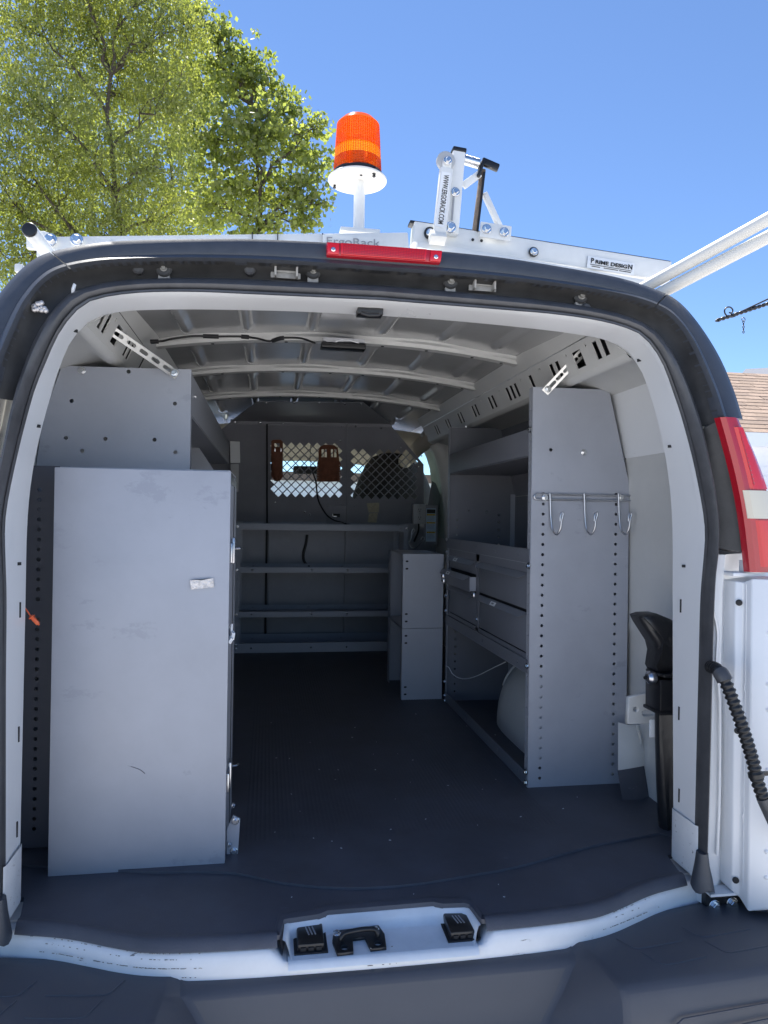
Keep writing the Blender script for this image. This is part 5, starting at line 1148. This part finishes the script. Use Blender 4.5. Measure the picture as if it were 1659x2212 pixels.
prof += [(rl - .012, ht - .012), (rl - .022, ht - .002), (rl - .045, ht + .003), (.004, ht + .004)]
zs = (0, .30 * ht, .50 * ht, 1)
for nm, za, zc_, mm in (('lower_lens', 0, .30 * ht, AMBER3), ('lens_band', .30 * ht, .47 * ht, AMBER2), ('upper_lens', .47 * ht, 1, AMBER)):
    pf = [p_ for p_ in prof if za - .0045 <= p_[1] <= zc_]; q = MB(); q.lathe((pd.x, pd.y, zb), pf, 48, cap=False); q.build(nm, mm, BC, smooth=25)
q = MB()
for k in range(60):
    an = 6.28318 * k / 60; d = V((math.cos(an), math.sin(an), 0)); q.bar(V((pd.x, pd.y, zb + .016)) + d * (rl + .0008), V((pd.x, pd.y, zb + ht - .02)) + d * (rl - .0072), .0013, .0013)
q.build('lens_flutes', AMBER, BC)
q = MB(); q.lathe((pd.x, pd.y, zb + .002), [(.045, 0), (.045, .03), (.02, .035), (.016, .12), (.004, .13)], 20); q.build('lamp_core', CREAM, BC, smooth=40)
for px, py in ((720, 401), (812, 374)):
    p = at(px, py, plane=(pd + V((0, 0, -.001)), V((0, 0, 1)))); d = (V((pd.x, pd.y, 0)) - V((p.x, p.y, 0))).normalized(); p = V((pd.x, pd.y, pd.z)) - d * .082; q = MB(); q.bar(p + V((0, 0, -.002)) + d * .012, p + V((0, 0, .016)), .009, .008); q.lathe(p + V((0, 0, -.004)) + d * .010, [(.005, 0), (.005, -.006)], 8); q.build('lens_clip', BLACK, BC, bevel=.001)
q = MB(); q.lathe((pd.x + .005, pd.y - .045, pd.z - .0005), [(.004, 0), (.004, -.001)], 10); q.build('drain_hole', BLACKM, BC)

# ================================================================ IRON SIGN BRACKET
def g(px, py, d=0): return at(px, py, y=3.4 + d)
IB = thing('sign_bracket', 'black wrought iron bracket with scroll and short chain at the upper right', 'bracket', g(1700, 660))
q = MB(); a, c_ = g(1550, 692), g(1800, 610); d = c_ - a; n = 110; pts = []; t0 = d.normalized(); u0 = t0.orthogonal().normalized(); v0 = t0.cross(u0)
for sgn in (0, math.pi):
    pts = [a + d * (k / n) + (u0 * math.cos(k * .75 + sgn) + v0 * math.sin(k * .75 + sgn)) * .006 for k in range(n + 1)]; q.tube(pts, .0095, 7)
q.lathe(a, [(.002, -.022), (.010, -.012), (.010, -.004), (.006, .0), (.013, .010), (.008, .02)], 10, t0); q.build('twisted_bar', IRON, IB, smooth=60)
q = MB(); q.tube([g(1582, 682), g(1659, 646), g(1800, 580)], .006, 8); q.build('stay_rod', IRON, IB, smooth=60)
sc = [g(1585, 681)]
for k in range(16): t = k / 15; ang = -1.2 + t * 5.2; rr = 13 * (1 - .62 * t); sc.append(g(1573 + 3 * t + rr * math.cos(ang) * -1 * -.75, 677 - 3 * t - rr * math.sin(ang) * -1 * -.85 + 0))
q = MB(); q.tube(cr([g(*p) for p in ((1588, 683), (1578, 685), (1568, 680), (1565, 671), (1570, 664), (1578, 664), (1583, 670), (1580, 676), (1575, 675))], 40), .0055, 8); q.build('scroll', IRON, IB, smooth=60)
for k in range(6):
    p = g(1606, 690 + 5.4 * k); q = MB(); n = 12; ang = 0 if k % 2 else 1.2
    loop = [p + V((.0065 * math.cos(6.283 * j / n) * math.cos(ang), .0065 * math.cos(6.283 * j / n) * math.sin(ang), .0098 * math.sin(6.283 * j / n))) for j in range(n + 1)]
    if k == 0: loop = [p + V((.014 * math.cos(6.283 * j / n), 0, .014 * math.sin(6.283 * j / n))) for j in range(n + 1)]
    q.tube(loop, .003, 6, cap=False); q.build('chain_link', IRON, IB, smooth=60)
p = g(1800, 620); q = MB(); q.bx(p.x - .05, p.x + .05, p.y - .05, p.y + .05, 0, p.z + .5); q.build('bracket_post', IRON, IB, bevel=.005)

# ================================================================ HOUSE AT THE RIGHT
HX0, HY0 = at(1560, 950, y=9).x, 9.0
HS = thing('house', 'white clapboard house with tan shingle roof at the right edge', 'house', (HX0 + 4, 12, 0))
ze = at(1640, 935, y=HY0).z; zr = at(1640, 808, y=HY0 + 3.0).z
wl = HX0 - .35; wr = HX0 + 7
q = MB(); q.bx(wl + .35, wr - .3, HY0 + .35, HY0 + 6, 0, ze - .05); q.build('wall', SIDE, HS)
sl = V((0, 3.0, zr - ze)); sn = V((1, 0, 0)).cross(sl.normalized())
q = MB(); q.add([(wl, HY0, ze - .02), (wr, HY0, ze - .02), (wr, HY0 + 3, zr - .02), (wl, HY0 + 3, zr - .02), (wl, HY0 + 6, ze - .02), (wr, HY0 + 6, ze - .02)], [(0, 1, 2, 3), (3, 2, 5, 4)]); rf = q.build('roof', SHING[1], HS)
nrow = 18; rows_ = sl.length / nrow; tilt = math.atan2(sl.z, sl.y) - .05
sh_me = MB(); sh_me.box((0, 0, 0), (.292, rows_ * 1.08, .014)); sh_m = [sh_me.mesh('shingle', .002, 1) for _ in range(3)]
for me_, mm in zip(sh_m, SHING): me_.materials.append(mm)
for r_ in range(nrow):
    c_ = V((0, HY0, ze)) + sl * ((r_ + .45) / nrow)
    for k in range(14):
        x = wl + .15 + .296 * k + (.148 if r_ % 2 else 0) + random.uniform(-.012, .012)
        o_ = bpy.data.objects.new('shingle', random.choice(sh_m)); link(o_, HS); ORG[o_] = V((x, c_.y, c_.z + .006)); o_.location = ORG[o_] - ORG[HS]; o_.rotation_euler = (tilt + random.uniform(-.008, .008), 0, 0)
q = MB(); q.bx(wl - .02, wr, HY0 - .03, HY0 - .005, ze - .22, ze - .0); q.build('fascia', FASC, HS); q = MB(); q.bx(wl, wr, HY0 - .004, HY0 + .35, ze - .20, ze - .18); q.build('soffit', FASC, HS)
for k in range(16):
    zz = ze - .20 - .16 * (k + 1); q = MB(); q.box((( wl + wr) / 2 + .2, HY0 + .335, zz + .08), (wr - wl - .6, .018, .165), Matrix.Rotation(.07, 3, 'X')); q.build('siding_board', SIDE, HS)
# grey roof peak behind
q = MB(); pk_ = at(1668, 800, y=18); q.add([(pk_.x - 1.6, 18, pk_.z - .75), (pk_.x + 6, 18, pk_.z - .75), (pk_.x + 6, 19.5, pk_.z + .9), (pk_.x + .2, 19.5, pk_.z + .35)], [(0, 1, 2, 3)]); q.bx(pk_.x - .5, pk_.x + 6, 18.3, 24, 0, pk_.z - .8)
tag(q.build('far_house', mat('grey_roofing', (.30, .31, .34), .8)), 'grey roof peak showing just above the tan shingle roof', 'house')

# building seen through the windscreen
q = MB(); q.bx(-7, 5, 13, 16, 0, 2.25); GA = q.build('garage', SIDE); tag(GA, 'pale building seen through the bulkhead mesh and windscreen', 'building')
for k in range(12):
    q = MB(); q.box((-1, 12.985, .10 + .19 * k), (12.0, .018, .195), Matrix.Rotation(.07, 3, 'X')); q.build('siding_board', SIDE, GA)
q = MB(); q.bx(-7.1, 5.1, 12.85, 16.1, 2.25, 2.42); q.build('eave', mat('brown_eave', (.16, .11, .085), .7), GA)

# ================================================================ TREES
def foliage(name, centres, n, size, leafm, parent, aspect=.6, droop=0.0):
    """leaf blades scattered through overlapping clumps"""
    C_ = np.array([c[0] for c in centres]); Rr = np.array([c[1] for c in centres]); wts = Rr ** 2.2; wts /= wts.sum()
    idx = rng.choice(len(C_), n, p=wts); d = rng.normal(size=(n, 3)); d /= np.linalg.norm(d, axis=1)[:, None]
    rad = rng.random(n) ** .45 * Rr[idx] * (1 + .18 * rng.normal(size=n)); P0 = C_[idx] + d * rad[:, None] * np.array([1, 1, .85])
    # gather leaves into twigs
    k = n // 14; tw = P0[rng.integers(0, n, k)]; ti = rng.integers(0, k, n); sel = rng.random(n) < .75
    off = rng.normal(size=(n, 3)) * size * 1.7
    if droop: off[:, 2] = -np.abs(rng.normal(size=n)) * size * droop; off[:, :2] *= .5
    P0[sel] = tw[ti[sel]] + off[sel]
    a = rng.normal(size=(n, 3)); a[:, 2] -= .4 + droop * .4; a /= np.linalg.norm(a, axis=1)[:, None]
    b_ = np.cross(a, rng.normal(size=(n, 3))); b_ /= np.linalg.norm(b_, axis=1)[:, None]
    s_ = size * (.6 + .8 * rng.random(n))[:, None]
    v = np.stack([P0 - a * s_ * .5, P0 + b_ * s_ * aspect * .5, P0 + a * s_ * .5, P0 - b_ * s_ * aspect * .5], 1).reshape(-1, 3)
    me = bpy.data.meshes.new(name); me.vertices.add(4 * n); me.vertices.foreach_set('co', v.ravel()); me.loops.add(4 * n); me.loops.foreach_set('vertex_index', np.arange(4 * n, dtype=np.int32))
    me.polygons.add(n); me.polygons.foreach_set('loop_start', np.arange(0, 4 * n, 4, dtype=np.int32)); me.update(); me.validate()
    return put(name, me, leafm, parent)
def limb(b, a, c_, r0, r1, wob=.12, n=9):
    a, c_ = V(a), V(c_); L_ = (c_ - a).length; p = []
    for k in range(n):
        t = k / (n - 1); p.append(a.lerp(c_, t) + V((random.uniform(-1, 1), random.uniform(-1, 1), random.uniform(-.5, .5))) * wob * L_ * .16 * math.sin(3.14 * t) + V((0, 0, .10 * L_ * math.sin(3.14 * t) * (1 if c_.z - a.z < L_ * .8 else 0))))
    b.tube(p, [r0 + (r1 - r0) * (k / (n - 1)) for k in range(n)], 7); return p
def tree(name, label, Y, bx, clumps, leafm, n, size, r0, aspect, droop, stems=1):
    base = at(bx, 1110, y=Y); base.z = 0
    T = thing(name, label, 'tree', base, 'trees on the left')
    cen = [(at(px, py, y=Y + dy), r_ / FPX * (Y + dy + 1.6)) for px, py, r_, dy in clumps]
    zt = max(c[0].z for c in cen) - 2.6; b = MB(); fork = base + V((0, 0, 3.0))
    trunk = limb(b, base, V((base.x + .3, Y, zt)), r0, r0 * .25, .3, 14)
    for c, r_ in cen:
        st = min(trunk, key=lambda p: (p - (c - V((0, 0, (c - p).length * .55)))).length + (0 if p.z > 1.5 else 9))
        pp = limb(b, st, c, r0 * random.uniform(.28, .42), r0 * .08, .5)
        for j in range(7):
            s0 = random.choice(pp[3:]); limb(b, s0, c + V((random.uniform(-1, 1), random.uniform(-1, 1), random.uniform(-.6, 1))) * r_ * .85, r0 * .10, r0 * .02, .6, 6)
    b.build('trunk', BARK, T, smooth=70)
    foliage('crown', [(np.array(c[0]), c[1]) for c in cen], n, size, leafm, T, aspect, droop)
LEAFA = leafmat('willow_leaf', (.082, .106, .024), (.192, .220, .045), (3.0, 2.85, 2.0)); LEAFB = leafmat('maple_leaf', (.078, .108, .027), (.188, .220, .048), (3.2, 3.05, 2.1))
tree('shade_tree', 'large fine-leaved tree with drooping sprays at the far left', 13.5, 190,
     [(60, 60, 150, 0), (200, 20, 150, 1), (330, 70, 130, 0), (90, 230, 140, -1), (250, 190, 130, 1), (370, 220, 90, 0), (60, 390, 120, 0), (190, 370, 130, 1.2), (320, 360, 110, -.5), (90, 520, 110, .5), (230, 490, 110, 0), (350, 480, 90, .8), (20, 560, 90, 0), (-80, 150, 150, 0), (-100, 400, 150, 0), (130, -100, 170, 0), (330, -70, 120, .5), (410, 60, 50, 0)],
     LEAFA, 105000, .078, .12, .42, 1.6)
tree('maple_tree', 'broad-leaved maple in fresh leaf, nearest to the amber beacon', 17, 520,
     [(470, 90, 60, 0), (430, 170, 90, 1), (520, 180, 75, 0), (450, 300, 100, 0), (560, 280, 85, -1), (620, 240, 52, 0), (640, 330, 80, .5), (690, 270, 32, 0), (540, 400, 90, 0), (640, 420, 70, 0), (690, 380, 42, 0), (460, 440, 90, 1), (560, 490, 70, 0), (660, 480, 40, 0), (700, 440, 28, 0), (480, 60, 28, 0), (545, 150, 40, 0), (590, 190, 36, 0), (420, 20, 40, 0)],
     LEAFB, 16500, .12, .12, .8, .3)
tree('maple_tree', 'dense darker maple crown filling the gap behind the fine-leaved tree', 21, 330,
     [(300, 120, 120, 0), (380, 300, 120, 0), (330, 450, 120, 0), (180, 300, 120, 0), (420, 470, 80, 0), (120, 470, 120, 0)],
     LEAFB, 9000, .13, .16, .8, .3)
